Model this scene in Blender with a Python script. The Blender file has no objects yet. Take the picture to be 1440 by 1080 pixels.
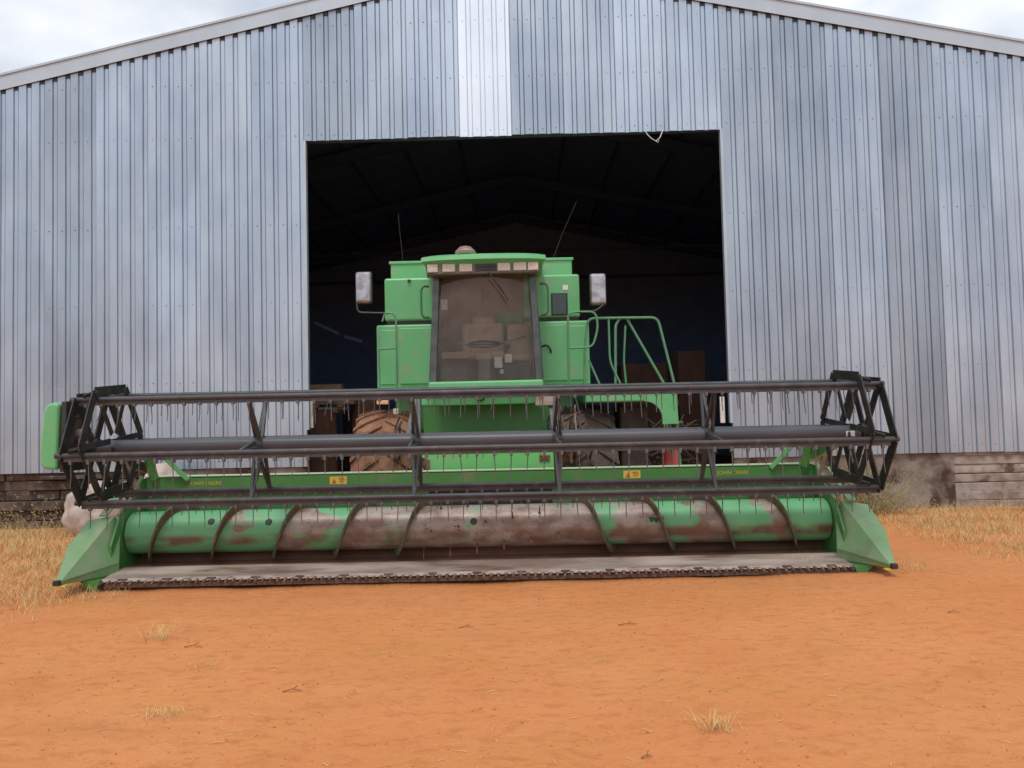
import bpy, bmesh, math, random
import numpy as np
from mathutils import Vector, Matrix, Euler, noise
R = math.radians
random.seed(7)
rng = np.random.default_rng(11)
scn = bpy.context.scene
col = scn.collection

# ------------------------------------------------------------------ camera
camd = bpy.data.cameras.new("camera"); cam = bpy.data.objects.new("camera", camd); col.objects.link(cam)
scn.camera = cam
camd.sensor_width = 36; camd.lens = 27.0; camd.clip_start = 0.05; camd.clip_end = 6000
PITCH, ROLL = R(2.4), R(1.35)
fw = Vector((0, math.cos(PITCH), math.sin(PITCH))); up0 = Vector((0, -math.sin(PITCH), math.cos(PITCH))); rt0 = Vector((1, 0, 0))
rt = rt0*math.cos(ROLL) - up0*math.sin(ROLL); up = rt0*math.sin(ROLL) + up0*math.cos(ROLL)
M3 = Matrix((rt, up, -fw)).transposed()
cam.matrix_world = Matrix.Translation((0, 0, 1.7)) @ M3.to_4x4()

# ------------------------------------------------------------------ world: hazy bright sky with broken cloud
SUN_EL, SUN_AZ = R(64), R(190)          # azimuth clockwise from +Y: high, behind the camera and a little to the left
W = bpy.data.worlds.new("World"); scn.world = W; W.use_nodes = True
nt = W.node_tree; nt.nodes.clear()
def wn(t, **k):
    n = nt.nodes.new(t)
    for a, b in k.items(): setattr(n, a, b)
    return n
sky = wn("ShaderNodeTexSky", sky_type='NISHITA', sun_disc=False, sun_elevation=SUN_EL, sun_rotation=SUN_AZ, altitude=300, air_density=1.0, dust_density=2.5, ozone_density=1.0)
tc = wn("ShaderNodeTexCoord")
mp = wn("ShaderNodeMapping"); mp.inputs['Scale'].default_value = (1.0, 1.0, 2.2); mp.inputs['Location'].default_value = (3.1, 0.4, 1.7)
nz = wn("ShaderNodeTexNoise"); nz.inputs['Scale'].default_value = 2.3; nz.inputs['Detail'].default_value = 5; nz.inputs['Roughness'].default_value = .52
rp = wn("ShaderNodeValToRGB"); rp.color_ramp.elements[0].position = .36; rp.color_ramp.elements[1].position = .66
rp.color_ramp.elements[0].color = (.55, .55, .55, 1); rp.color_ramp.elements[1].color = (1, 1, 1, 1)
nz2 = wn("ShaderNodeTexNoise"); nz2.inputs['Scale'].default_value = 5.0; nz2.inputs['Detail'].default_value = 4
rp2 = wn("ShaderNodeValToRGB"); rp2.color_ramp.elements[0].position = .33; rp2.color_ramp.elements[1].position = .62
rp2.color_ramp.elements[0].color = (7.4, 8.0, 8.9, 1); rp2.color_ramp.elements[1].color = (11.2, 11.3, 11.5, 1)
mx = wn("ShaderNodeMixRGB"); bg = wn("ShaderNodeBackground"); out = wn("ShaderNodeOutputWorld")
bg.inputs['Strength'].default_value = 0.1
L = nt.links.new
L(tc.outputs['Generated'], mp.inputs['Vector']); L(mp.outputs['Vector'], nz.inputs['Vector']); L(mp.outputs['Vector'], nz2.inputs['Vector'])
L(nz.outputs['Fac'], rp.inputs['Fac']); L(nz2.outputs['Fac'], rp2.inputs['Fac'])
L(rp.outputs['Color'], mx.inputs['Fac']); L(sky.outputs['Color'], mx.inputs['Color1']); L(rp2.outputs['Color'], mx.inputs['Color2'])
L(mx.outputs['Color'], bg.inputs['Color']); L(bg.outputs['Background'], out.inputs['Surface'])

sd = bpy.data.lights.new("sun", 'SUN'); sd.energy = 1.5; sd.angle = R(14); sd.color = (1.0, .96, .9)
so = bpy.data.objects.new("sun", sd); col.objects.link(so)
sdir = Vector((math.sin(SUN_AZ)*math.cos(SUN_EL), math.cos(SUN_AZ)*math.cos(SUN_EL), math.sin(SUN_EL)))
so.rotation_euler = sdir.to_track_quat('Z', 'Y').to_euler(); so.location = sdir*60
vs = scn.view_settings
vs.view_transform = 'Standard'; vs.look = 'None'; vs.exposure = 0.2; vs.gamma = 1.0; vs.use_curve_mapping = False
scn.display_settings.display_device = 'sRGB'

# ------------------------------------------------------------------ materials
def mat(name, base, rough=.6, metal=0.0, var=None, vscale=6.0, vlo=.4, vhi=.62, detail=5, bump=0.0, bscale=40.0, stretch=(1, 1, 1),
        var2=None, v2scale=2.0, v2lo=.5, v2hi=.6, rand=0.0, rvar=0.0, spec=.5, bdist=.02):
    """Principled with up to two layers of noise-driven wear or dirt, a bump and a random tint per object."""
    m = bpy.data.materials.new(name); m.use_nodes = True
    t = m.node_tree; p = t.nodes['Principled BSDF']; lk = t.links.new
    p.inputs['Roughness'].default_value = rough; p.inputs['Metallic'].default_value = metal
    p.inputs['Specular IOR Level'].default_value = spec
    c = t.nodes.new("ShaderNodeTexCoord"); mpn = t.nodes.new("ShaderNodeMapping"); mpn.inputs['Scale'].default_value = stretch
    lk(c.outputs['Object'], mpn.inputs['Vector'])
    if rand > 0:
        oi = t.nodes.new("ShaderNodeObjectInfo"); cm = t.nodes.new("ShaderNodeCombineXYZ"); ml = t.nodes.new("ShaderNodeMath"); ml.operation = 'MULTIPLY'; ml.inputs[1].default_value = 37.0
        lk(oi.outputs['Random'], ml.inputs[0])
        for k in 'XYZ': lk(ml.outputs[0], cm.inputs[k])
        lk(cm.outputs[0], mpn.inputs['Location'])
    def ns(scale, det=5, rgh=.55):
        n = t.nodes.new("ShaderNodeTexNoise"); n.inputs['Scale'].default_value = scale; n.inputs['Detail'].default_value = det; n.inputs['Roughness'].default_value = rgh
        lk(mpn.outputs['Vector'], n.inputs['Vector']); return n
    def ramp(src, lo, hi):
        r = t.nodes.new("ShaderNodeMapRange"); r.inputs['From Min'].default_value = lo; r.inputs['From Max'].default_value = hi; lk(src, r.inputs['Value']); return r.outputs['Result']
    cur = None
    rgb = t.nodes.new("ShaderNodeRGB"); rgb.outputs[0].default_value = (*base, 1); cur = rgb.outputs[0]
    for v, s, lo, hi, dt in ((var, vscale, vlo, vhi, detail), (var2, v2scale, v2lo, v2hi, 6)):
        if v:
            n = ns(s, dt); f = ramp(n.outputs['Fac'], lo, hi)
            mxn = t.nodes.new("ShaderNodeMixRGB"); mxn.inputs['Color2'].default_value = (*v, 1)
            lk(f, mxn.inputs['Fac']); lk(cur, mxn.inputs['Color1']); cur = mxn.outputs['Color']
    if rand > 0:
        hs = t.nodes.new("ShaderNodeHueSaturation"); mr = t.nodes.new("ShaderNodeMapRange")
        mr.inputs['To Min'].default_value = 1-rand; mr.inputs['To Max'].default_value = 1+rand
        lk(oi.outputs['Random'], mr.inputs['Value']); lk(mr.outputs['Result'], hs.inputs['Value']); lk(cur, hs.inputs['Color']); cur = hs.outputs['Color']
    lk(cur, p.inputs['Base Color'])
    if rvar:
        n = ns(vscale*.7, 3); mr = t.nodes.new("ShaderNodeMapRange"); mr.inputs['From Min'].default_value = .3; mr.inputs['From Max'].default_value = .7
        mr.inputs['To Min'].default_value = rough-rvar; mr.inputs['To Max'].default_value = rough+rvar
        lk(n.outputs['Fac'], mr.inputs['Value']); lk(mr.outputs['Result'], p.inputs['Roughness'])
    if bump:
        n = ns(bscale, 6, .6); b = t.nodes.new("ShaderNodeBump"); b.inputs['Strength'].default_value = bump; b.inputs['Distance'].default_value = bdist
        lk(n.outputs['Fac'], b.inputs['Height']); lk(b.outputs['Normal'], p.inputs['Normal'])
    return m

ZV = dict(rough=.40, metal=.75, vscale=1.0, vlo=.34, vhi=.66, detail=4, stretch=(1.3, 1.0, .5), rand=.15, rvar=.1, bump=.16, bscale=2.0, bdist=.03)
M = {
 'zinc': mat('galvanised_sheet', (.435, .51, .59), var=(.32, .385, .465), **ZV),
 'zinc_new': mat('bright_galvanised_sheet', (.70, .76, .82), var=(.62, .68, .75), **ZV),
 'trim': mat('painted_trim', (.45, .53, .60), rough=.45, metal=.3, var=(.41, .48, .55), vscale=1.5, bump=.05, bscale=6),
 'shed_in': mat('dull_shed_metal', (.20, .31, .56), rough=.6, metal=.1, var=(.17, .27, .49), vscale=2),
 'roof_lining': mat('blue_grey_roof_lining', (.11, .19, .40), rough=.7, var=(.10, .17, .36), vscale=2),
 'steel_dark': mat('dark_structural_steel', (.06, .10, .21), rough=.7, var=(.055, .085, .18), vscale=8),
 'plinth_dark': mat('stained_stone', (.115, .08, .06), rough=.95, var=(.05, .03, .024), vscale=4, bump=.6, bscale=14, var2=(.2, .16, .13), v2scale=6, v2lo=.56, v2hi=.68, rand=.15),
 'plaster': mat('weathered_plaster', (.27, .235, .205), rough=.95, var=(.19, .155, .13), vscale=3, bump=.4, bscale=18, var2=(.065, .036, .024), v2scale=1.6, v2lo=.5, v2hi=.62),
 'whitewash': mat('flaking_whitewash', (.36, .31, .275), rough=.95, var=(.24, .19, .155), vscale=5, bump=.5, bscale=16, var2=(.10, .06, .045), v2scale=2.5, v2lo=.6, v2hi=.68, rand=.1),
 'pale_stone': mat('pale_plaster_lump', (.50, .43, .38), rough=.95, var=(.33, .25, .21), vscale=5, bump=.5, bscale=12),
 'green': mat('faded_green_paint', (.115, .42, .16), rough=.34, var=(.145, .425, .19), vscale=2.5, var2=(.24, .36, .19), v2scale=5, v2lo=.56, v2hi=.74, bump=.03, bscale=5, rvar=.08),
 'green_lit': mat('lit_green_paint', (.15, .53, .16), rough=.4, var=(.18, .51, .18), vscale=3, var2=(.26, .40, .2), v2scale=6, v2lo=.6, v2hi=.75),  # lit copy of the green: feeder plate brightened against the reel's shade
 'green_head': mat('header_green_paint', (.055, .215, .05), rough=.34, var=(.07, .225, .065), vscale=3, var2=(.16, .20, .09), v2scale=4, v2lo=.56, v2hi=.72, bump=.03, bscale=6, rvar=.08),
 'green_div': mat('dusty_green_paint', (.135, .27, .115), rough=.40, var=(.18, .28, .15), vscale=3, var2=(.25, .28, .18), v2scale=5, v2lo=.5, v2hi=.75, bump=.04, bscale=6),
 'green_rail': mat('tube_green_paint', (.07, .25, .12), rough=.45, var=(.12, .25, .14), vscale=9),
 'black': mat('black_paint', (.014, .014, .016), rough=.5, var=(.035, .032, .03), vscale=8),
 'reel': mat('charcoal_reel_paint', (.034, .036, .043), rough=.5, var=(.055, .055, .06), vscale=5, var2=(.085, .08, .08), v2scale=9, v2lo=.58, v2hi=.72),
 'tube': mat('dark_grey_tube_paint', (.055, .058, .07), rough=.4, var=(.075, .076, .086), vscale=2.2, stretch=(.4, 1, 1)),
 'tine': mat('dark_grey_plastic', (.08, .076, .078), rough=.55, var=(.11, .10, .095), vscale=10),
 'pan': mat('dusty_bare_steel', (.50, .40, .34), rough=.62, metal=.25, var=(.25, .18, .14), vscale=3, stretch=(.25, 1, 1), var2=(.17, .095, .06), v2scale=6, v2lo=.56, v2hi=.7, bump=.08, bscale=20),
 'rust': mat('rusted_steel', (.17, .075, .05), rough=.8, var=(.24, .13, .085), vscale=9, var2=(.08, .03, .02), v2scale=14, bump=.3, bscale=40),
 'flight': mat('worn_flighting', (.10, .062, .042), rough=.75, var=(.075, .11, .05), vscale=4, var2=(.17, .09, .06), v2scale=7, v2lo=.5, v2hi=.65, bump=.2, bscale=30),
 'dust_trough': mat('red_dusted_steel', (.30, .145, .095), rough=.9, var=(.22, .10, .065), vscale=4, stretch=(.3, 1, 1), bump=.1, bscale=30),
 'beam_top': mat('dusty_skylit_green', (.38, .52, .32), rough=.5, var=(.44, .53, .38), vscale=5, stretch=(.5, 1, 1)),  # skylight on the beam's top put into a paler, dusty green
 'lip': mat('worn_pale_steel', (.60, .50, .43), rough=.6, metal=.2, var=(.40, .30, .25), vscale=9, stretch=(.6, 1, 1), var2=(.2, .12, .09), v2scale=12, v2lo=.58, v2hi=.68),
 'guard': mat('soiled_knife_steel', (.09, .05, .036), rough=.8, var=(.22, .15, .11), vscale=20, rand=.25),
 'rubber': mat('muddy_rubber', (.30, .15, .085), rough=.95, var=(.20, .095, .055), vscale=6, var2=(.07, .05, .042), v2scale=9, v2lo=.58, v2hi=.72, bump=.4, bscale=25),
 'rubber_mud_shaded': mat('dusty_shaded_rubber', (.13, .095, .075), rough=.95, var=(.08, .06, .05), vscale=6, var2=(.2, .14, .1), v2scale=9, v2lo=.58, v2hi=.72, bump=.4, bscale=25),  # right tyre: dusty rubber with the ladder's shade put into its colour
 'rubber_dark': mat('dark_rubber', (.06, .052, .048), rough=.9, var=(.10, .075, .06), vscale=6, bump=.3, bscale=25),
 'rim': mat('wheel_yellow', (.5, .36, .05), rough=.5, var=(.4, .25, .1), vscale=5),
 'lamp': mat('lamp_lens', (.58, .52, .43), rough=.2, var=(.44, .38, .31), vscale=60, detail=2),
 'lamp_orange': mat('amber_lens', (.75, .42, .22), rough=.25),
 'mirror': mat('mirror_back', (.27, .27, .29), rough=.3, metal=.6, var=(.45, .45, .48), vscale=9, vlo=.42, vhi=.62),
 'interior': mat('dusty_cab_lining', (.36, .25, .175), rough=.9, var=(.30, .205, .14), vscale=4),
 'seat': mat('brown_seat_fabric', (.40, .30, .22), rough=.95, var=(.33, .24, .175), vscale=7),
 'grey_plastic': mat('grey_plastic', (.10, .10, .10), rough=.55, var=(.14, .13, .12), vscale=9),
 'pale_box': mat('pale_plastic', (.62, .66, .60), rough=.5, var=(.5, .52, .48), vscale=20),
 'pillar': mat('dark_tinted_pillar', (.045, .052, .056), rough=.22, var=(.08, .08, .075), vscale=6),
 'white': mat('white_paint', (.78, .77, .74), rough=.5, var=(.68, .66, .62), vscale=12),
 'yellow': mat('yellow_decal', (.66, .46, .07), rough=.5),
 'lettering': mat('dulled_yellow_lettering', (.42, .36, .06), rough=.6),
 'grab': mat('dark_green_tube', (.03, .13, .06), rough=.5),
 'decal_dark': mat('decal_ink', (.35, .12, .03), rough=.6),
 'decal_worn': mat('worn_decal', (.03, .06, .035), rough=.6),
 'red': mat('red_enamel', (.62, .06, .04), rough=.4, var=(.52, .09, .06), vscale=8),
 'drum': mat('rusty_drum', (.22, .13, .10), rough=.75, var=(.15, .085, .065), vscale=5),
 'timber': mat('old_timber', (.42, .31, .23), rough=.9, var=(.30, .21, .15), vscale=3, stretch=(1, 6, 6), rand=.2),
 'brush': mat('dead_brushwood', (.11, .085, .065), rough=.95, var=(.07, .052, .04), vscale=6),
 'carton': mat('brown_board', (.13, .07, .05), rough=.9, var=(.10, .055, .04), vscale=3),
 'wire': mat('pale_wire', (.55, .55, .55), rough=.5, metal=.4),
 'straw': mat('dry_grass', (.62, .46, .22), rough=.9, var=(.46, .33, .15), vscale=11, detail=2, var2=(.70, .55, .27), v2scale=23, v2lo=.5, v2hi=.7, spec=.2),
 'straw_green': mat('half_dry_weed', (.24, .22, .09), rough=.9, var=(.33, .25, .12), vscale=14, detail=2, spec=.2),
 'clod': mat('soil_clod', (.50, .20, .08), rough=1, var=(.42, .165, .065), vscale=5, spec=.1),
 'twig': mat('brown_twig', (.24, .11, .05), rough=.9),
}
# windscreen: clear with a fresnel reflection
g = bpy.data.materials.new('cab_glass'); g.use_nodes = True; t = g.node_tree; t.nodes.clear()
o_ = t.nodes.new("ShaderNodeOutputMaterial"); mxs = t.nodes.new("ShaderNodeMixShader"); tr = t.nodes.new("ShaderNodeBsdfTransparent"); gl = t.nodes.new("ShaderNodeBsdfGlossy"); fr = t.nodes.new("ShaderNodeFresnel")
tr.inputs['Color'].default_value = (.86, .85, .80, 1); gl.inputs['Roughness'].default_value = .04; fr.inputs['IOR'].default_value = 1.45
dd = t.nodes.new("ShaderNodeBsdfDiffuse"); dd.inputs['Color'].default_value = (.34, .26, .20, 1); md = t.nodes.new("ShaderNodeMixShader"); dn = t.nodes.new("ShaderNodeTexNoise"); dn.inputs['Scale'].default_value = 2.2; dn.inputs['Detail'].default_value = 6
dr_ = t.nodes.new("ShaderNodeMapRange"); dr_.inputs['From Min'].default_value = .3; dr_.inputs['From Max'].default_value = .7; dr_.inputs['To Min'].default_value = .03; dr_.inputs['To Max'].default_value = .20
dc = t.nodes.new("ShaderNodeTexCoord"); t.links.new(dc.outputs['Object'], dn.inputs['Vector']); t.links.new(dn.outputs['Fac'], dr_.inputs['Value']); t.links.new(dr_.outputs['Result'], md.inputs['Fac'])
t.links.new(tr.outputs[0], md.inputs[1]); t.links.new(dd.outputs[0], md.inputs[2])
t.links.new(fr.outputs[0], mxs.inputs['Fac']); t.links.new(md.outputs[0], mxs.inputs[1]); t.links.new(gl.outputs[0], mxs.inputs[2]); t.links.new(mxs.outputs[0], o_.inputs['Surface'])
M['glass'] = g
M['glass_dark'] = mat('dark_window', (.03, .045, .05), rough=.12)

# auger tube: green at the ends, polished and rusted towards the middle (the crop wears it there)
def auger_mat():
    m = bpy.data.materials.new('worn_auger_paint'); m.use_nodes = True; t = m.node_tree; p = t.nodes['Principled BSDF']; lk = t.links.new
    c = t.nodes.new("ShaderNodeTexCoord"); sx = t.nodes.new("ShaderNodeSeparateXYZ"); lk(c.outputs['Object'], sx.inputs[0])
    mpn = t.nodes.new("ShaderNodeMapping"); mpn.inputs['Scale'].default_value = (1, 1.6, 1.6); lk(c.outputs['Object'], mpn.inputs['Vector'])
    def ns(s, d, off=0):
        n = t.nodes.new("ShaderNodeTexNoise"); n.inputs['Scale'].default_value = s; n.inputs['Detail'].default_value = d; lk(mpn.outputs[0], n.inputs['Vector']); return n.outputs['Fac']
    def math_(op, a, b):
        n = t.nodes.new("ShaderNodeMath"); n.operation = op
        for i, v in enumerate((a, b)):
            if isinstance(v, (int, float)): n.inputs[i].default_value = v
            else: lk(v, n.inputs[i])
        return n.outputs[0]
    def rng_(v, a, b):
        r = t.nodes.new("ShaderNodeMapRange"); r.inputs['From Min'].default_value = a; r.inputs['From Max'].default_value = b; lk(v, r.inputs['Value']); return r.outputs['Result']
    def mixc(f, c1, c2):
        n = t.nodes.new("ShaderNodeMixRGB"); lk(f, n.inputs['Fac'])
        for i, v in ((1, c1), (2, c2)):
            if isinstance(v, tuple): n.inputs[i].default_value = (*v, 1)
            else: lk(v, n.inputs[i])
        return n.outputs[0]
    ax = math_('ABSOLUTE', math_('SUBTRACT', sx.outputs['X'], .15), 0)
    near = math_('SUBTRACT', 1.0, rng_(ax, .6, 3.9))
    ang = math_('DIVIDE', math_('ARCTAN2', sx.outputs['Z'], math_('MULTIPLY', sx.outputs['Y'], -1.0)), 2*math.pi)
    fl = math_('FRACT', math_('ADD', math_('SUBTRACT', math_('DIVIDE', math_('ADD', sx.outputs['X'], 3.85), .69), ang), 200/360), 0)
    fr_ = math_('FRACT', math_('SUBTRACT', 230/360, math_('ADD', math_('DIVIDE', math_('SUBTRACT', sx.outputs['X'], .90), .69), ang)), 0)
    right = math_('GREATER_THAN', sx.outputs['X'], .25)
    ph = math_('ADD', math_('MULTIPLY', fr_, right), math_('MULTIPLY', fl, math_('SUBTRACT', 1.0, right)))
    wear = rng_(math_('SUBTRACT', math_('ADD', math_('MULTIPLY', ns(2.6, 5), .95), math_('MULTIPLY', near, .62)), math_('MULTIPLY', ph, .42)), .56, .65)
    metal = mixc(rng_(ns(3.6, 6), .42, .62), (.335, .285, .25), (.20, .125, .09))
    metal = mixc(rng_(ns(30, 3), .62, .7), metal, (.10, .05, .035))
    paint = mixc(rng_(ns(3, 4), .4, .7), (.11, .36, .16), (.15, .40, .20))
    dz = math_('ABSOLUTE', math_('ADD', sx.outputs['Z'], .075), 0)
    band = math_('MULTIPLY', math_('SUBTRACT', 1.0, rng_(dz, .03, .085)), rng_(ns(2.6, 5), .36, .56))  # brown dirt band, darkened and set low to paint the underside shade
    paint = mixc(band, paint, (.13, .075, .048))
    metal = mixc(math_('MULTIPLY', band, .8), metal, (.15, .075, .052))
    lk(mixc(wear, paint, metal), p.inputs['Base Color'])
    lk(math_('MULTIPLY', wear, .12), p.inputs['Metallic']); p.inputs['Roughness'].default_value = .42
    return m
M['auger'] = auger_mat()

def soil_mat():
    m = bpy.data.materials.new('orange_sandy_soil'); m.use_nodes = True; t = m.node_tree; p = t.nodes['Principled BSDF']; lk = t.links.new
    c = t.nodes.new("ShaderNodeTexCoord")
    def ns(s, d, sc=(1, 1, 1), r=.55):
        mpn = t.nodes.new("ShaderNodeMapping"); mpn.inputs['Scale'].default_value = sc; lk(c.outputs['Object'], mpn.inputs['Vector'])
        n = t.nodes.new("ShaderNodeTexNoise"); n.inputs['Scale'].default_value = s; n.inputs['Detail'].default_value = d; n.inputs['Roughness'].default_value = r; lk(mpn.outputs[0], n.inputs['Vector']); return n.outputs['Fac']
    def rng_(v, a, b, lo=0., hi=1.):
        r = t.nodes.new("ShaderNodeMapRange"); r.inputs['From Min'].default_value = a; r.inputs['From Max'].default_value = b; r.inputs['To Min'].default_value = lo; r.inputs['To Max'].default_value = hi; lk(v, r.inputs['Value']); return r.outputs['Result']
    def mixc(f, c1, c2):
        n = t.nodes.new("ShaderNodeMixRGB"); lk(f, n.inputs['Fac'])
        for i, v in ((1, c1), (2, c2)):
            if isinstance(v, tuple): n.inputs[i].default_value = (*v, 1)
            else: lk(v, n.inputs[i])
        return n.outputs[0]
    cc = mixc(rng_(ns(.55, 5), .35, .68), (.55, .208, .075), (.585, .242, .096))
    cc = mixc(rng_(ns(1.6, 6, (.7, 1.6, 1)), .52, .74, 0, .55), cc, (.44, .18, .065))
    cc = mixc(rng_(ns(.9, 4, (.6, 1.3, 1)), .5, .72, 0, .5), cc, (.50, .235, .075))
    cc = mixc(rng_(ns(7, 8, (1, 1.8, 1), .7), .50, .72, 0, .75), cc, (.39, .135, .045))
    cc = mixc(rng_(ns(60, 4), .58, .75, 0, .35), cc, (.66, .36, .18))
    cc = mixc(rng_(ns(110, 3), .64, .76, 0, .3), cc, (.24, .085, .032))
    lk(cc, p.inputs['Base Color']); p.inputs['Roughness'].default_value = .98; p.inputs['Specular IOR Level'].default_value = .1
    b = t.nodes.new("ShaderNodeBump"); b.inputs['Strength'].default_value = .6; b.inputs['Distance'].default_value = .045; lk(ns(9, 10, (1, 1, 1), .68), b.inputs['Height'])
    b2 = t.nodes.new("ShaderNodeBump"); b2.inputs['Strength'].default_value = .4; b2.inputs['Distance'].default_value = .006; lk(ns(95, 4), b2.inputs['Height']); lk(b.outputs[0], b2.inputs['Normal'])
    lk(b2.outputs[0], p.inputs['Normal'])
    return m
M['soil'] = soil_mat()

# ------------------------------------------------------------------ mesh helpers
class MB:
    def __init__(s): s.v = []; s.f = []
    def add(s, vs_, fs): n = len(s.v); s.v += [tuple(q) for q in vs_]; s.f += [tuple(i+n for i in f) for f in fs]; return s
    def box(s, x0, x1, y0, y1, z0, z1, rot=None, piv=None):
        P = [Vector((x, y, z)) for z in (z0, z1) for y in (y0, y1) for x in (x0, x1)]
        if rot:
            Q = Euler(rot).to_matrix(); pv = Vector(piv) if piv else sum(P, Vector())/8
            P = [Q @ (q-pv)+pv for q in P]
        return s.add(P, [(0, 2, 3, 1), (4, 5, 7, 6), (0, 1, 5, 4), (2, 6, 7, 3), (0, 4, 6, 2), (1, 3, 7, 5)])
    def bar(s, a, b, w, h, upv=(0, 0, 1)):
        a, b = Vector(a), Vector(b); d = (b-a).normalized(); u = Vector(upv)
        if abs(d.dot(u)) > .98: u = Vector((0, 1, 0))
        r = d.cross(u).normalized(); u = r.cross(d)
        P = [c+r*i*w/2+u*j*h/2 for c in (a, b) for i, j in ((-1, -1), (1, -1), (1, 1), (-1, 1))]
        return s.add(P, [(0, 1, 2, 3), (7, 6, 5, 4), (0, 4, 5, 1), (1, 5, 6, 2), (2, 6, 7, 3), (3, 7, 4, 0)])
    def tube(s, pts, r, n=8, cap=True, fillet=0, r1=None):
        pts = [Vector(q) for q in pts]
        if fillet:
            o = [pts[0]]
            for i in range(1, len(pts)-1):
                a, b, c = pts[i-1:i+2]; f = min(fillet, (a-b).length*.45, (c-b).length*.45)
                p, q = b+(a-b).normalized()*f, b+(c-b).normalized()*f
                o += [p*(1-k)**2+b*2*k*(1-k)+q*k*k for k in (0, .25, .5, .75, 1)]
            pts = o+[pts[-1]]
        rings = []; u = None
        for i, c in enumerate(pts):
            d = (pts[min(i+1, len(pts)-1)]-pts[max(i-1, 0)]).normalized()
            if u is None: u = d.orthogonal().normalized()
            u = (u-d*u.dot(d)).normalized(); w = d.cross(u)
            rr = r if r1 is None else r+(r1-r)*i/(len(pts)-1)
            rings.append([c+(u*math.cos(a)+w*math.sin(a))*rr for a in (2*math.pi*k/n for k in range(n))])
        F = [(i*n+k, i*n+(k+1) % n, (i+1)*n+(k+1) % n, (i+1)*n+k) for i in range(len(pts)-1) for k in range(n)]
        if cap: F += [tuple(reversed(range(n))), tuple((len(pts)-1)*n+k for k in range(n))]
        return s.add([q for g_ in rings for q in g_], F)
    def prism(s, poly, a, b, axis='x'):
        """polygon (list of 2d) extruded along an axis from a to b; 2d = the two other axes in xyz order"""
        def P(p, t): return {'x': (t, p[0], p[1]), 'y': (p[0], t, p[1]), 'z': (p[0], p[1], t)}[axis]
        n = len(poly)
        return s.add([P(p, a) for p in poly]+[P(p, b) for p in poly],
                     [tuple(range(n)), tuple(reversed(range(n, 2*n)))]+[(i, n+i, n+(i+1) % n, (i+1) % n) for i in range(n)])
    def lathe(s, prof, c, axis='x', n=32, closed=False):
        """prof: list of (along, radius)"""
        V = []
        for a, r in prof:
            for k in range(n):
                t_ = 2*math.pi*k/n; x, y = r*math.cos(t_), r*math.sin(t_)
                q = {'x': (a, x, y), 'y': (x, a, y), 'z': (x, y, a)}[axis]; V.append((q[0]+c[0], q[1]+c[1], q[2]+c[2]))
        m = len(prof); F = [(i*n+k, i*n+(k+1) % n, ((i+1) % m)*n+(k+1) % n, ((i+1) % m)*n+k) for i in range(m if closed else m-1) for k in range(n)]
        if not closed: F += [tuple(range(n)), tuple((m-1)*n+k for k in range(n))]
        return s.add(V, F)
    def mesh(s, name, m, smooth=False):
        me = bpy.data.meshes.new(name); me.from_pydata(s.v, [], s.f); me.update()
        bm = bmesh.new(); bm.from_mesh(me); bmesh.ops.recalc_face_normals(bm, faces=bm.faces); bm.to_mesh(me); bm.free()
        me.materials.append(M[m] if isinstance(m, str) else m)
        if smooth:
            me.polygons.foreach_set('use_smooth', [True]*len(me.polygons)); me.set_sharp_from_angle(angle=R(38))
        return me
def link(name, me, parent=None, loc=(0, 0, 0), rot=None):
    o = bpy.data.objects.new(name, me); col.objects.link(o); o.parent = parent; o.location = loc
    if rot: o.rotation_euler = rot
    return o
def part(name, mb, m, parent=None, smooth=False, bevel=0, loc=(0, 0, 0), rot=None, seg=2):
    o = link(name, mb.mesh(name, m, smooth), parent, loc, rot)
    if bevel:
        b = o.modifiers.new('bevel', 'BEVEL'); b.width = bevel; b.segments = seg; b.limit_method = 'ANGLE'; b.angle_limit = R(35); b.harden_normals = False
    return o
def tag(o, label, cat, group=None):
    o['label'] = label; o['category'] = cat
    if group: o['group'] = group
    return o
def thing(name, label, cat, loc=(0, 0, 0), rz=0, group=None):
    o = bpy.data.objects.new(name, None); col.objects.link(o); o.location = loc; o.rotation_euler = (0, 0, rz); o.empty_display_size = .2
    return tag(o, label, cat, group)
def kind(o, k): o['kind'] = k; return o
def text(name, body, size, m, parent, loc, rot, ext=.001, sx=1.0):
    cu = bpy.data.curves.new(name, 'FONT'); cu.body = body; cu.size = size; cu.extrude = ext; cu.align_x = 'CENTER'; cu.align_y = 'CENTER'; cu.offset = size*.02
    tmp = bpy.data.objects.new(name+'_src', cu); col.objects.link(tmp); bpy.context.view_layer.update()
    me = bpy.data.meshes.new_from_object(tmp.evaluated_get(bpy.context.evaluated_depsgraph_get())); bpy.data.objects.remove(tmp); bpy.data.curves.remove(cu)
    me.materials.clear(); me.materials.append(M[m]); o = link(name, me, parent, loc, rot); o.scale.x = sx; return o

# ------------------------------------------------------------------ ground
def axis_pts(lo, hi, step, far):
    a = list(np.arange(lo, hi+1e-6, step)); s, v = step, hi
    while v < far: s *= 1.35; v += s; a.append(v)
    s, v = step, lo; b = []
    while v > -far: s *= 1.35; v -= s; b.append(v)
    return np.array(b[::-1]+a)
gx, gy = axis_pts(-9, 9, .12, 2500), axis_pts(0, 14, .12, 2500)
def gz(x, y):
    d = max(abs(x)-12, abs(y-7)-14, 0)
    k = 1/(1+d*.2)
    z = .045*noise.noise((x*.35, y*.35, 3.))+.022*noise.noise((x*1.3, y*1.3, 8.))+.010*noise.noise((x*3.7, y*3.7, 1.))
    return (z-.02)*k
GX, GY = np.meshgrid(gx, gy); nx, ny = len(gx), len(gy)
co = np.stack([GX.ravel(), GY.ravel(), np.array([gz(a, b) for a, b in zip(GX.ravel(), GY.ravel())])], 1)
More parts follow.
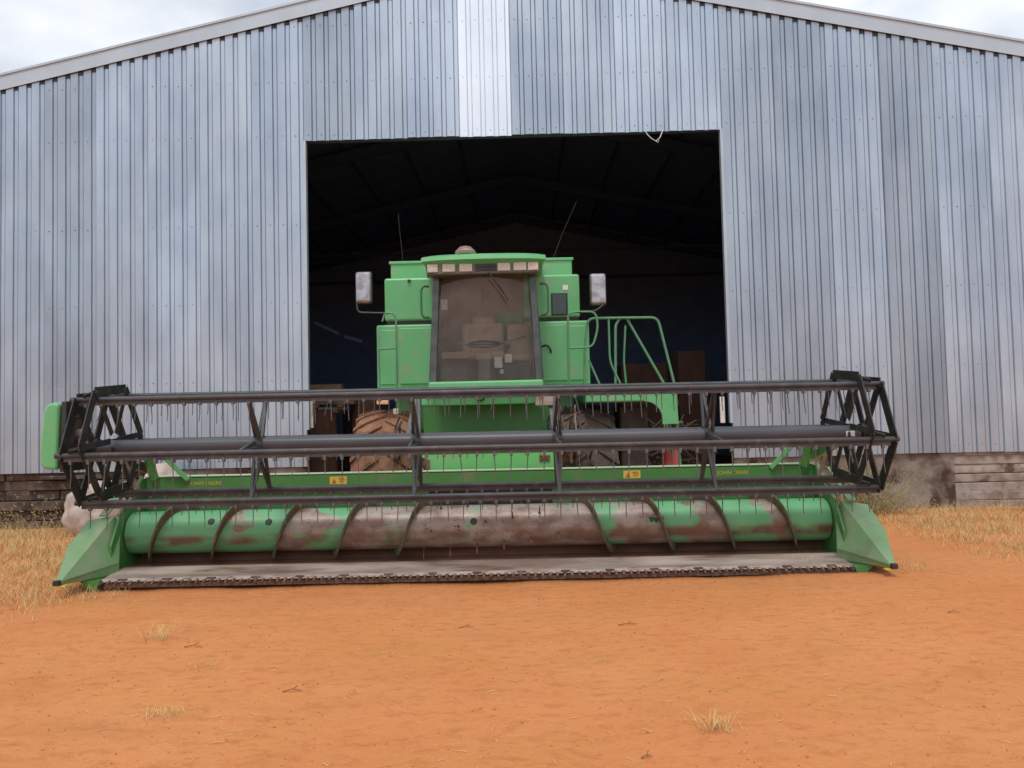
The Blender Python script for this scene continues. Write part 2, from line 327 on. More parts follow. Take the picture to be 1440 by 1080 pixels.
idx = np.arange(nx*ny).reshape(ny, nx)
fc = np.stack([idx[:-1, :-1], idx[:-1, 1:], idx[1:, 1:], idx[1:, :-1]], -1).reshape(-1, 4)
me = bpy.data.meshes.new('ground'); me.from_pydata(co.tolist(), [], fc.tolist()); me.polygons.foreach_set('use_smooth', [True]*len(me.polygons)); me.materials.append(M['soil'])
kind(link('ground', me), 'structure')

# ------------------------------------------------------------------ the shed
SHED = thing('metal_shed', 'large gabled shed of grey corrugated metal sheets with an open doorway', 'shed', (0, 13.1, 0), R(-.84))
DL, DR, DT, SB = -3.52, 3.72, 6.56, .925
AX, AZ, SL = .03, 9.52, .2095
def roof_z(x): return AZ-(SL if x > AX else .2155)*abs(x-AX)
def sheet(x0, w, zb, seed, m, bow=.004):
    """one box-rib sheet: broad flats, narrow recessed grooves, its head cut to the roof slope"""
    rs = random.Random(seed); xs = []; p = w/4
    for k in range(4):
        b = x0+k*p
        xs += [(b, .025), (b+.011, 0), (b+p-.088, 0), (b+p-.077, .025), (b+p-.066, .014), (b+p-.011, .014)]
    xs.append((x0+w, .025)); NR = 16
    V = []; F = []
    for (x, y) in xs:
        zt = roof_z(x)+.03
        for j in range(NR+1):
            z = zb+(zt-zb)*j/NR
            dy = bow*noise.noise((x*1.3+seed*7.1, z*.9, seed*.37))+.004*noise.noise((x*4.4+seed, z*1.6, 4.))
            V.append((x, y+dy, z))
    n = NR+1
    for i in range(len(xs)-1):
        F += [(i*n+j, (i+1)*n+j, (i+1)*n+j+1, i*n+j+1) for j in range(NR)]
    mb = MB(); mb.add(V, F)
    me = mb.mesh('cladding_sheet', m); o = link('cladding_sheet', me, SHED, (0, -.007*(seed % 2)-rs.random()*.002, 0))
    s_ = o.modifiers.new('thick', 'SOLIDIFY'); s_.thickness = .003; s_.offset = 0
    return o
SW = .91
for k in range(9):
    sheet(DL-SW*(k+1), SW, SB+random.uniform(-.012, .012), 10+k, 'zinc')
    sheet(DR+SW*k, SW, SB-.01+random.uniform(-.012, .012), 30+k, 'zinc')
wd = (DR-DL)/8
for k in range(8):
    sheet(DL+wd*k, wd, DT+random.uniform(-.01, .012), 60+k, 'zinc_new' if k == 3 else 'zinc')
XL, XR = DL-SW*9, DR+SW*9
sc_ = MB()
for x0, w in [(DL-SW*(k+1), SW) for k in range(9)]+[(DR+SW*k, SW) for k in range(9)]+[(DL+wd*k, wd) for k in range(8)]:
    for z in (1.05, 2.4, 3.75, 5.1, 6.66, 7.6, 8.6):
        for j in range(4):
            x = x0+(j+.38)*w/4
            if z < roof_z(x)-.1 and (z > DT or not DL-.05 < x < DR+.05): sc_.lathe([(-.012, .007), (-.006, .012)], (x, 0, z+.008*math.sin(x*9)), 'y', 6)
kind(part('fixing_screws', sc_, 'pan', SHED), 'stuff')
# black blocks stand in for shade in the groove heads under the barge board
cl_me = MB().box(-.04, .04, -.002, .034, -.065, .02).mesh('groove_head_shade', 'black')
for k in range(9):
    for x0 in (DL-SW*(k+1), DR+SW*k):
        for j in range(4):
            x = x0+(j+1)*SW/4-.0385
            if abs(x) < 9.6: link('groove_head_shade', cl_me, SHED, (x, 0, roof_z(x)))
for k in range(8):
    for j in range(4):
        x = DL+wd*k+(j+1)*wd/4-.0385; link('groove_head_shade', cl_me, SHED, (x, 0, roof_z(x)))
# barge boards: four lengths a side, each a bent flashing with an upper lip
def barge(xa, xb, dy):
    d = 1 if xb > xa else -1
    za, zb = roof_z(xa), roof_z(xb)
    mb = MB()
    for y0, y1, l0, l1 in ((-.035, -.028, -.005, .275), (-.055, -.035, .245, .285), (-.028, .28, .268, .275)):
        P = [(xa, y0+dy, za+l0), (xb, y0+dy, zb+l0), (xb, y0+dy, zb+l1), (xa, y0+dy, za+l1), (xa, y1+dy, za+l0), (xb, y1+dy, zb+l0), (xb, y1+dy, zb+l1), (xa, y1+dy, za+l1)]
        mb.add(P, [(0, 1, 2, 3), (7, 6, 5, 4), (0, 4, 5, 1), (2, 6, 7, 3), (1, 5, 6, 2), (0, 3, 7, 4)])
    part('barge_board', mb, 'trim', SHED)
for i, (a, b) in enumerate(((AX, -3.47), (-3.44, -6.9), (-6.87, XL-.15))): barge(a, b, -.004*(i % 2))
for i, (a, b) in enumerate(((AX+.002, 3.65), (3.62, 7.1), (7.07, XR+.15))): barge(a, b, -.004*(i % 2)-.001)
# door trim: steel angle down both sides and along the head, white track ends below
part('door_jamb', MB().box(DL-.01, DL+.035, -.012, .09, 1.55, DT), 'trim', SHED)
part('door_jamb', MB().box(DR-.035, DR+.01, -.012, .09, 1.5, DT), 'trim', SHED)
part('door_stop', MB().box(DL+.02, DL+.075, .10, .14, 1.58, 2.1), 'white', SHED, bevel=.006)
part('door_stop', MB().box(DR-.17, DR-.09, .10, .14, 1.5, 1.95), 'white', SHED, bevel=.006)
part('door_lintel', MB().box(DL-.1, DR+.1, .07, .2, DT+.02, DT+.2), 'steel_dark', SHED)
for x in (DL-.12, DR+.12): part('door_column', MB().box(x-.08, x+.08, .08, .26, -.3, DT+.3), 'steel_dark', SHED)
# roof, sides and rear
DEP = 17.0
for s in (-1, 1):
    xe = XL-.3 if s < 0 else XR+.3
    mb = MB(); V = [(AX, .03, roof_z(AX)+.2), (xe, .03, roof_z(xe)+.2), (xe, DEP, roof_z(xe)+.2), (AX, DEP, roof_z(AX)+.2)]
    mb.add([(x, y, z+.04) for x, y, z in V]+V, [(0, 1, 2, 3), (7, 6, 5, 4), (0, 4, 5, 1), (1, 5, 6, 2), (2, 6, 7, 3), (3, 7, 4, 0)])
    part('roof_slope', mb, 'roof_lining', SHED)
    xw = XL if s < 0 else XR
    part('side_cladding', MB().box(*sorted((xw+s*.033, xw+s*.05)), .05, DEP-.03, .9, roof_z(xw)+.2), 'zinc', SHED)
    rc = MB(); rc.add([(x, y, z+.048+d) for d in (0, .012) for x, y, z in V], [(0, 1, 2, 3), (7, 6, 5, 4), (0, 4, 5, 1), (1, 5, 6, 2), (2, 6, 7, 3), (3, 7, 4, 0)]); part('roof_cladding', rc, 'zinc', SHED)
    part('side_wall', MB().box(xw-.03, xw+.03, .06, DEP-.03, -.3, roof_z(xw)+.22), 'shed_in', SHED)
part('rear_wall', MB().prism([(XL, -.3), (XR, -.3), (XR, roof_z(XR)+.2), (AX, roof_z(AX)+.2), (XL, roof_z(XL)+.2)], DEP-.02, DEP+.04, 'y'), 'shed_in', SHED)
for y in (1.2, 6.4, 11.6, 16.6):
    for s in (-1, 1):
        xe = XL+.25 if s < 0 else XR-.25
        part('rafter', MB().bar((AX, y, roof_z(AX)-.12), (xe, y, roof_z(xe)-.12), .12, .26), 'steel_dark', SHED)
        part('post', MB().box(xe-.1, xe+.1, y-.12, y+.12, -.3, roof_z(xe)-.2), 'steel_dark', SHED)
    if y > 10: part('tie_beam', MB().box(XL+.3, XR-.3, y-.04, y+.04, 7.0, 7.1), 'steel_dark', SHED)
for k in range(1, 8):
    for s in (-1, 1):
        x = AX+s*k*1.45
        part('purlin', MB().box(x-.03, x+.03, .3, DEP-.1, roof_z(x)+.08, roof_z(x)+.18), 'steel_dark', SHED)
# plinth: dark stone courses on the left, stained plaster then whitewashed courses on the right
def blocks(x0, x1, z0, courses, h, m, yf=.06, wmin=.35, wmax=.6, rough=.02, prot=None):
    for c in range(courses):
        x = x0-(random.random()*.3 if c % 2 else 0)
        while x < x1:
            w = random.uniform(wmin, wmax); a, b = max(x, x0), min(x+w, x1)
            if b-a > .06:
                y = yf+random.uniform(-rough, rough)+(prot[c] if prot else 0)
                jt = .006 if m != 'whitewash' else .001
                mb = MB().box(a+jt, b-jt, y, .24, z0+c*h+jt, z0+(c+1)*h-jt)
                mb.v = [(p[0]+random.uniform(-.008, .008), p[1]+random.uniform(-.012, .012), p[2]+random.uniform(-.008, .008)) for p in mb.v]
                part('plinth_block', mb, m, SHED, bevel=.014)
            x += w
blocks(XL, -6.3, -.25, 7, .172, 'plinth_dark', wmin=.5, wmax=1.3, rough=.03, prot=[-.03, 0, .02, -.05, .03, .0, .0])
part('plinth_wall', MB().box(-6.3, DL-.02, .05, .2, -.3, 1.0), 'plaster', SHED, bevel=.01)
part('plinth_wall', MB().box(DR+.02, 7.45, .05, .2, -.3, 1.0), 'plaster', SHED, bevel=.01)
blocks(7.45, XR, -.2, 8, .15, 'whitewash', yf=.06, wmin=1.6, wmax=2.6, rough=.002, prot=[0, .003, -.002, .002, -.003, .0, -.002, .0])
part('plinth_core', MB().box(XL, -6.3, .16, .3, -.3, 1.0), 'plinth_dark', SHED)
part('plinth_core', MB().box(7.45, XR, .16, .3, -.3, 1.0), 'plinth_dark', SHED)
part('ledge', MB().box(-8.1, -7.0, -.06, .05, .80, .86), 'plinth_dark', SHED, bevel=.01)

# ------------------------------------------------------------------ combine harvester (local origin on the ground under the cab front)
CX = -.4
CH = thing('combine_harvester', 'green combine harvester with a glass cab standing in the shed doorway', 'combine harvester', (CX, 10.0, 0))
def P(name, mb, m, parent=CH, **k): return part(name, mb, m, parent, **k)
# grain tank: side panels either side of the cab, stepped extension above
def side_panels(s):
    sg = lambda x: s*x
    xs = sorted
    lo, hi = xs((sg(.60), sg(1.40)))
    P('tank_panel', MB().box(lo, hi, .95, 4.2, 3.10, 3.72), 'green', bevel=.03)
    lo, hi = xs((sg(.60), sg(1.52)))
    P('side_panel', MB().box(lo, hi, .93, 4.2, 2.12, 3.045), 'green', bevel=.025)
    lo, hi = xs((sg(.58), sg(1.38)))
    P('panel_gap', MB().box(lo, hi, .99, 4.1, 3.03, 3.12), 'black')
    # raised door skin on the lower panel
    lo, hi = xs((sg(.66), sg(1.19)))
    P('service_door', MB().box(lo, hi, .905, .95, 2.19, 2.99), 'green', bevel=.01)
    lo, hi = xs((sg(1.225), sg(1.47)))
    P('service_door', MB().box(lo, hi, .91, .95, 2.19, 2.97), 'green', bevel=.01)
    for x0, x1, nm in ((.70, .73, 'hinge'), (.70, .73, 'hinge')): pass
side_panels(-1); side_panels(1)
P('tank_extension', MB().box(-1.34, 1.32, 1.18, 3.9, 3.70, 4.0), 'green', bevel=.02)
P('tank_rim', MB().box(-1.36, 1.34, 1.16, 1.20, 3.965, 4.005), 'green', bevel=.006)
P('body_shell', MB().box(-1.3, 1.3, 1.2, 6.5, 1.5, 3.6), 'green', bevel=.05)
P('latch', MB().box(-1.06, -1.02, .915, .95, 3.66, 3.69), 'black')
# small dark window and white sticker on the right panel
wf = P('side_window', MB().box(1.0, 1.21, .935, .95, 3.14, 3.43), 'glass_dark', bevel=.012)
P('window_frame', MB().box(.985, 1.225, .942, .949, 3.125, 3.445), 'black', wf)
P('sticker', MB().box(1.16, 1.235, .944, .95, 3.49, 3.56), 'white')
P('door_handle', MB().tube([(.83, .90, 2.68), (.90, .87, 2.70), (.95, .87, 2.66), (.97, .90, 2.59)], .012, fillet=.03), 'black', smooth=True)
P('sill_plate', MB().box(-1.56, -.72, .80, .95, 2.03, 2.12), 'green', bevel=.012)
P('sill_plate', MB().box(.72, 1.52, .82, .95, 2.00, 2.10), 'green', bevel=.012)
# cab
CAB = P('cab', loc=(.05, 0, 0), m='interior', mb=MB().box(-.66, .66, 1.15, 1.22, 2.16, 3.75).box(-.70, -.64, .30, 1.22, 2.16, 3.48).box(.64, .70, .30, 1.22, 2.16, 3.48).box(-.70, .70, .12, 1.2, 2.06, 2.16))
P('cab_sill', MB().box(-.74, .76, -.02, .5, 2.03, 2.17), 'green', CAB, bevel=.025)
# roof: shallow moulded slab, crowned at the middle, chamfered underneath
def roof_mesh():
    mb = MB(); V = []; nx_, prof = 14, [(.28, 3.60), (.06, 3.73), (.0, 3.775), (.015, 3.83), (.09, 3.862), (1.3, 3.90), (1.42, 3.86), (1.42, 3.72), (.28, 3.70)]
    for i in range(nx_+1):
        u = -1+2*i/nx_; e = abs(u)**6
        for (y, z) in prof:
            V.append((u*.825*(1-.06*(z < 3.74)), y+.05*e+.03*u*u, z-.012*e*(z > 3.8)-.008*u*u))
    n = len(prof)
    F = [(i*n+k, i*n+(k+1) % n, (i+1)*n+(k+1) % n, (i+1)*n+k) for i in range(nx_) for k in range(n)]
    F += [tuple(range(n)), tuple(nx_*n+k for k in range(n))]
    return mb.add(V, F)
P('cab_roof', roof_mesh(), 'green', CAB, smooth=True, loc=(.01, 0, 0))
P('light_bar', MB().prism([(-.60, .085), (.60, .085), (.76, .13), (.70, .30), (-.70, .30), (-.76, .13)], 3.59, 3.742, 'z'), 'grey_plastic', CAB, bevel=.02)
for x in (-.665, -.45, -.225, .28, .49, .665):
    w = .085 if abs(x) < .6 else .07; y = .07 if abs(x) < .6 else .075
    lb = P('work_light', MB().box(x-w, x+w, y, .14, 3.622, 3.732), 'black', CAB, bevel=.01)
for ob in [o for o in col.objects if o.name.startswith('work_light')]:
    bb = ob.data.vertices; xs_ = [v.co.x for v in bb]; ys_ = min(v.co.y for v in bb)
    ob.data.materials[0] = M['lamp']; ob.name = 'work_light'
P('light_bar_grille', MB().box(-.10, .18, .075, .13, 3.625, 3.728).box(-.08, .16, .066, .08, 3.675, 3.69), 'black', CAB, bevel=.006)
# windscreen, bulging forward; wraps to the corner posts
def windscreen(th=0):
    mb = MB(); V = []; nu, nv = 14, 6
    for j in range(nv+1):
        v = j/nv; z = 2.17+v*1.43; hw = .735-.06*v
        for i in range(nu+1):
            u = -1+2*i/nu; V.append((u*hw+.01, .02+.15*v+.16*u*u-.03*math.sin(v*math.pi)+th, z))
    return mb.add(V, [(j*(nu+1)+i, j*(nu+1)+i+1, (j+1)*(nu+1)+i+1, (j+1)*(nu+1)+i) for j in range(nv) for i in range(nu)])
P('windscreen', windscreen(), 'glass', CAB, smooth=True)
for s in (-1, 1):
    a, b = Vector((s*.70+.01, .135, 2.165)), Vector((s*.645+.01, .265, 3.60))
    P('cab_pillar', MB().bar(a, b, .085, .05, (0, 1, 0)), 'pillar', CAB, bevel=.012)
    P('door_glass', MB().bar((s*.755+.01, .30, 2.2), (s*.685+.01, .44, 3.60), .02, .14, (0, 1, 0)), 'glass_dark', CAB)
# wiper
P('wiper', MB().tube([(.08, .03, 3.60), (.13, .045, 3.52), (.31, .075, 3.27)], .011, 6).bar((.22, .055, 3.42), (.33, .07, 3.22), .03, .014), 'black', CAB)
# cab interior
P('seat', MB().box(-.34, .26, .74, .88, 2.55, 3.02).box(-.34, .26, .40, .80, 2.48, 2.60).box(-.2, .14, .78, .88, 2.98, 3.12), 'seat', CAB, bevel=.05, seg=3)
P('passenger_seat', MB().box(.30, .62, .62, .74, 2.52, 2.98).box(.30, .62, .42, .7, 2.45, 2.55), 'seat', CAB, bevel=.04)
P('armrest', MB().box(.26, .34, .34, .72, 2.66, 2.74), 'grey_plastic', CAB, bevel=.02)
P('dashboard', MB().box(-.58, -.20, .22, .34, 2.48, 2.58).box(-.12, .08, .24, .34, 2.46, 2.56), 'seat', CAB, bevel=.02)
P('steering_column', MB().bar((-.02, .22, 2.16), (-.02, .34, 2.56), .16, .10), 'grey_plastic', CAB, bevel=.02)
P('steering_wheel', MB().tube([(-.02+.21*math.cos(a), .36+.06*math.sin(a), 2.68+.045*math.sin(a)) for a in (k*2*math.pi/24 for k in range(25))], .016, 8, cap=False).tube([(-.23, .36, 2.68), (.19, .36, 2.68)], .012, 6), 'black', CAB, smooth=True)
P('monitor', MB().box(.12, .23, .28, .31, 2.35, 2.50).box(.26, .36, .30, .33, 2.42, 2.54).box(.19, .24, .27, .29, 2.27, 2.33), 'pale_box', CAB, bevel=.008)
P('console', m='black', mb=MB().box(.16, .62, .34, .60, 2.17, 2.42).box(-.62, -.24, .32, .46, 2.17, 2.40), parent=CAB, bevel=.02)
P('cab_rail', MB().tube([(-.60, .30, 2.75), (-.35, .36, 2.70), (-.1, .42, 2.66)], .014).tube([(.1, .4, 2.66), (.55, .44, 2.78)], .014).tube([(-.03, .9, 3.55), (-.03, .88, 3.05)], .012), 'grey_plastic', CAB)
P('paper_note', MB().box(-.585, -.50, .34, .345, 3.16, 3.30), 'pale_box', CAB)
P('rear_cab_window', MB().box(.16, .52, 1.13, 1.148, 2.95, 3.22), 'green_rail', CAB)
# cab handrails and mirror arms
for s, x in ((-1, -.79), (1, .91)):
    sx = 1 if s < 0 else -1
    P('grab_handle', MB().tube([(x+.10*sx, .28, 3.47), (x+.03*sx, .24, 3.47), (x, .24, 3.42), (x, .24, 3.10), (x+.03*sx, .24, 3.05), (x+.10*sx, .28, 3.05)], .015, fillet=.04), 'grab', smooth=True)
def mirror(x, z0, z1, tilt, arm):
    w = .105
    m = P('mirror', MB().box(x-w, x+w, .52, .60, z0, z1), 'mirror', bevel=.035, seg=3, smooth=False)
    m.rotation_euler = (0, 0, 0)
    P('mirror_rim', MB().box(x-w-.012, x+w+.012, .555, .615, z0-.012, z1+.012), 'black', m, bevel=.03)
    P('mirror_arm', MB().tube(arm, .013, fillet=.05), 'black', m, smooth=True)
mirror(-1.62, 3.31, 3.74, 0, [(-1.28, .55, 3.16), (-1.70, .55, 3.18), (-1.72, .56, 3.30), (-1.67, .59, 3.5)])
mirror(1.62, 3.21, 3.64, 0, [(1.32, .5, 3.10), (1.58, .5, 3.12), (1.69, .53, 3.21), (1.69, .57, 3.4)])
P('handrail', MB().tube([(-1.18, .5, 2.05), (-1.17, .5, 3.08), (-1.22, .5, 3.16), (-1.32, .5, 3.16), (-1.36, .5, 3.04)], .014, fillet=.06).tube([(-1.18, .5, 2.67), (-1.42, .5, 2.66), (-1.41, .5, 2.13)], .014, fillet=.03), 'green_rail', smooth=True)
Y0 = .5
def T(pts, y=None): return [(x-CX, Y0 if y is None else y, z) for x, z in pts]
P('handrail', MB().tube(T([(.78, 2.04), (.79, 3.09), (.92, 3.11), (1.17, 3.11), (1.2, 2.89), (1.12, 2.62), (.79, 2.61)]), .0155, fillet=.09), 'green_rail', smooth=True)
P('ladder_rail', MB().tube(T([(1.0, 2.05), (1.02, 2.63), (1.07, 3.03), (2.04, 3.02), (2.25, 2.05)], .6), .018, fillet=.1), 'green_rail', smooth=True)
P('ladder_rail', MB().tube(T([(1.36, 3.01), (1.36, 2.42), (1.53, 2.04)], .6), .015, fillet=.1), 'green_rail', smooth=True)
P('ladder_rail', MB().tube(T([(1.52, 3.02), (1.455, 2.93), (1.43, 2.04)], .62), .018, fillet=.08), 'green_rail', smooth=True)
P('ladder_rail', MB().tube(T([(1.71, 3.01), (1.67, 2.5), (1.70, 2.04)], 1.4), .015, fillet=.1), 'green_rail', smooth=True)
P('ladder_rail', MB().tube(T([(1.62, 3.015), (2.14, 2.04)], .64), .018), 'green_rail', smooth=True)
P('ladder_rail', MB().tube(T([(1.07, 2.45), (1.23, 2.06)], .6), .015), 'green_rail', smooth=True)
# right platform and its arched end
P('platform', MB().box(1.40, 2.62, .50, 1.9, 1.86, 2.00), 'green', bevel=.02)
arch = [(2.20, 1.86)]+[(2.20+.24*math.sin(a), 1.62+.24*math.cos(a)) for a in (R(15), R(30), R(45), R(60), R(75), R(90))]+[(2.44, 1.54), (2.66, 1.54), (2.64, 1.998), (2.20, 1.998)]
P('platform_bracket', MB().prism(arch, .48, .54, 'y'), 'green', bevel=.006)
lad = P('ladder', MB().tube([(2.62, .55, 1.95), (2.70, .55, .5)], .022).tube([(2.62, 1.05, 1.95), (2.70, 1.05, .5)], .022), 'green_rail', smooth=True)
for k in range(4): P('ladder_step', MB().box(2.60+.02*k, 2.74+.02*k, .57, 1.03, 1.55-.32*k, 1.58-.32*k), 'grey_plastic', lad)
# fixed grey side plate behind the ladder
P('battery_box', MB().box(1.93, 2.32, .95, 1.7, .75, 1.80), 'rubber_dark', bevel=.03)
# front beam, axle, chassis, cab underside
P('front_beam', MB().box(-.80, .88, .12, .42, 1.86, 2.035), 'green', bevel=.02)
P('beam_bracket', MB().box(.70, .94, .06, .2, 1.83, 1.97), 'pan', bevel=.01)
P('coupling_hook', MB().tube([(-.02+.05*math.cos(a), .08, 1.95+.035*math.sin(a)) for a in (k*math.pi/6 for k in range(13))], .012, 6, cap=False), 'black')
P('axle', MB().box(-1.2, 1.2, 1.1, 1.5, .75, 1.15), 'grey_plastic', bevel=.03)
P('chassis', MB().box(-.75, .75, .9, 6.0, 1.15, 1.9), 'black')
P('underframe', MB().box(-.85, .95, .75, 1.0, 1.45, 1.86), 'green_head')
# feeder house: steep lid under the cab, bright front plate
fh = P('feeder_house', MB().prism([(1.5, 1.72), (.6, 1.43), (-.55, 1.31), (-.55, .80), (1.5, 1.1)], -.72, .80, 'x'), 'green_head', bevel=.015)
P('feeder_front_plate', MB().box(-.78, .90, -.64, -.57, .98, 1.37), 'green_lit', fh, bevel=.012)
P('cutout', MB().box(-.735, -.675, -.645, -.635, 1.10, 1.22), 'black', fh)
P('lift_bracket', MB().box(.71, .84, -.66, -.64, 1.15, 1.22).box(-.70, -.62, -.655, -.64, 1.07, 1.2), 'rust', fh, bevel=.01)
for s in (-1, 1): P('lift_arm', MB().bar((s*.93, -.5, 1.35), (s*.90, .4, 1.97), .06, .06), 'grey_plastic')
# hoses and small machinery under the cab on both sides
for k in range(14):
    s = 1 if k < 10 else -1
    x0, z0 = s*random.uniform(.95, 1.25), random.uniform(1.55, 1.85)
    pts = [(x0, random.uniform(.25, .5), z0), (x0+random.uniform(-.15, .2), random.uniform(.15, .45), z0-random.uniform(.1, .3)), (x0+random.uniform(-.3, .3), random.uniform(.2, .5), random.uniform(1.1, 1.5)), (x0+random.uniform(-.3, .3), .6, random.uniform(.9, 1.1))]
    P('hose', MB().tube(pts, random.choice((.012, .016, .02)), 7, fillet=.12), random.choice(('rubber_dark', 'black', 'grey_plastic', 'pan')), smooth=True)
P('valve_block', MB().box(1.0, 1.22, .35, .55, 1.25, 1.45).box(1.05, 1.12, .3, .4, 1.45, 1.6).box(1.15, 1.19, .32, .38, 1.05, 1.3), 'rubber', bevel=.012)
P('gearbox', MB().box(1.02, 1.3, .5, .8, .95, 1.2).lathe([(.30, .13), (.36, .13), (.40, .10), (.55, .10)], (1.16, 0, 1.38), 'y', 16), 'rubber', bevel=.012)
for x, z, m in ((-1.17, 1.80, 'lamp'), (1.01, 1.80, 'lamp')):
    P('marker_lamp', MB().box(x-.035, x+.035, .33, .40, z-.04, z+.04), m, bevel=.01)
P('indicator_lamp', MB().box(-1.44, -1.28, .40, .48, 1.90, 1.955), 'lamp_orange', bevel=.01)
# wheels
def tyre_mb(r, w):
    mb = MB(); hw = w/2
    prof = [(-hw*.72, r*.56), (-hw, r*.72), (-hw*1.0, r*.86), (-hw*.86, r*.93), (-hw*.5, r*.955), (0, r*.96), (hw*.5, r*.955), (hw*.86, r*.93), (hw, r*.86), (hw, r*.72), (hw*.72, r*.56)]
    mb.lathe(prof, (0, 0, 0), 'x', 48, closed=True)
    n = 22
    for k in range(n):
        for s in (-1, 1):
            a0 = 2*math.pi*(k+(.5 if s > 0 else 0))/n; V = []
            for j in range(5):
                u = j/4; x = s*(.02+u*(hw*1.0-.02)); a = a0+u*.30; da = .032+.016*u
                rb, rt_ = r*(.945-.09*u**3), r*(1.0-.06*u**3)
                for aa, rr in ((a-da, rb), (a-da*.7, rt_), (a+da*.7, rt_), (a+da, rb)): V.append((x, rr*math.cos(aa), rr*math.sin(aa)))
            mb.add(V, [(j*4+i, j*4+i+1, j*4+i+5, j*4+i+4) for j in range(4) for i in range(3)]+[(0, 1, 2, 3), (19, 18, 17, 16)])
    return mb
def wheel(x, y, r, w, m):
    wh = P('wheel', MB().lathe([(-w*.34, r*.57), (-w*.2, r*.5), (-w*.1, r*.2), (w*.1, r*.2), (w*.2, r*.5), (w*.34, r*.57)], (0, 0, 0), 'x', 32), 'rim', smooth=True, loc=(x, y, r))
    P('tyre', tyre_mb(r, w), m, wh, smooth=True)
    return wh
wheel(-1.42, 1.35, .92, .84, 'rubber'); wheel(1.42, 1.35, .92, .84, 'rubber_mud_shaded')
wheel(-1.2, 5.2, .62, .45, 'rubber_dark'); wheel(1.2, 5.2, .62, .45, 'rubber_dark')
# aerials and the cowl behind the roof
P('aerial', MB().tube([(1.02, 1.5, 3.95), (1.22, 1.5, 4.45), (1.44, 1.5, 4.92)], .005, 5, r1=.003), 'black')
P('aerial', MB().tube([(-1.19, 1.5, 4.0), (-1.24, 1.5, 4.5), (-1.26, 1.5, 4.8)], .004, 5, r1=.003), 'black')
P('air_intake_cap', MB().lathe([(3.8, .11), (4.12, .11), (4.13, .155), (4.17, .16), (4.24, .09), (4.26, .02)], (-.25, 1.4, 0), 'z', 20), 'pan', smooth=True)
P('unloading_auger', MB().tube([(-1.15, 4.3, 3.3), (-1.15, 9.5, 3.2)], .18, 20), 'green', smooth=True)

# ------------------------------------------------------------------ header with its reel
HX = -.41
HD = thing('grain_header', 'wide green grain header with a black pickup reel lowered on the soil', 'harvester header', (HX, 8.0, .0))
HD.rotation_euler = (0, R(.18), 0)
def H(name, mb, m, parent=HD, **k): return part(name, mb, m, parent, **k)
HWD = 3.93
# back sheet with feeder opening, top beam, trough, table
beam = H('top_beam', MB().box(-HWD, HWD, 1.06, 1.22, .90, 1.065), 'green_head', bevel=.018)
H('beam_flange', MB().box(-HWD, HWD, 1.035, 1.065, .885, .905), 'green_head', beam, bevel=.004)
H('beam_lip', MB().box(-HWD, HWD, 1.052, 1.226, 1.066, 1.078), 'beam_top', beam, bevel=.003)
for x0, x1 in ((-HWD, -.60), (.85, HWD)):
    H('back_sheet', MB().prism([(1.07, .885), (1.07, .42), (1.00, .20), (1.02, .19), (1.09, .41), (1.09, .885)], x0, x1, 'x'), 'green_head')
H('feeder_mouth', MB().box(-.60, .85, 1.08, 1.1, .2, .885), 'black')
H('trough', MB().prism([(1.0, .20), (.85, .125), (.62, .105), (.45, .14), (.45, .125), (.62, .09), (.86, .11), (1.02, .19)], -HWD, HWD, 'x'), 'dust_trough')
H('table', MB().prism([(.452, .143), (.10, .085), (.10, .06), (.452, .12)], -HWD+.02, HWD-.02, 'x'), 'pan')
H('stripper_bar', MB().box(-HWD, HWD, .97, 1.0, .235, .26), 'pan')
kb = H('cutter_bar', MB().box(-HWD, HWD, .055, .16, .062, .09), 'lip', bevel=.004)
H('skid', MB().box(-HWD+.05, HWD+.02, .07, .40, .0, .045), 'guard')
gm = MB(); gm.add([(-.016, .07, .05), (.016, .07, .05), (.016, .07, .082), (-.016, .07, .082), (-.006, -.02, .05), (.006, -.02, .05), (.006, -.02, .06), (-.006, -.02, .06)], [(0, 3, 2, 1), (4, 5, 6, 7), (0, 1, 5, 4), (1, 2, 6, 5), (2, 3, 7, 6), (3, 0, 4, 7)])
gm.box(-.02, .02, .035, .056, .048, .066)
gme = gm.mesh('knife_guard', 'guard')
n = int(2*HWD/.0762)
for k in range(n): link('knife_guard', gme, HD, (-HWD+.04+k*.0762, random.uniform(-.004, .004), random.uniform(-.004, .004)))
km = MB().add([(-.034, .05, .068), (.034, .05, .068), (0, .005, .064), (-.034, .05, .072), (.034, .05, .072), (0, .005, .068)], [(0, 2, 1), (3, 4, 5), (0, 1, 4, 3), (1, 2, 5, 4), (2, 0, 3, 5)])
kme = km.mesh('knife_section', 'lip')
for k in range(n): link('knife_section', kme, HD, (-HWD+.078+k*.0762, 0, .006))
hm = MB().box(-.045, .045, .035, .07, .07, .094).mesh('hold_down_clip', 'guard')
for k in range(17): link('hold_down_clip', hm, HD, (-HWD+.25+k*.46, 0, 0))
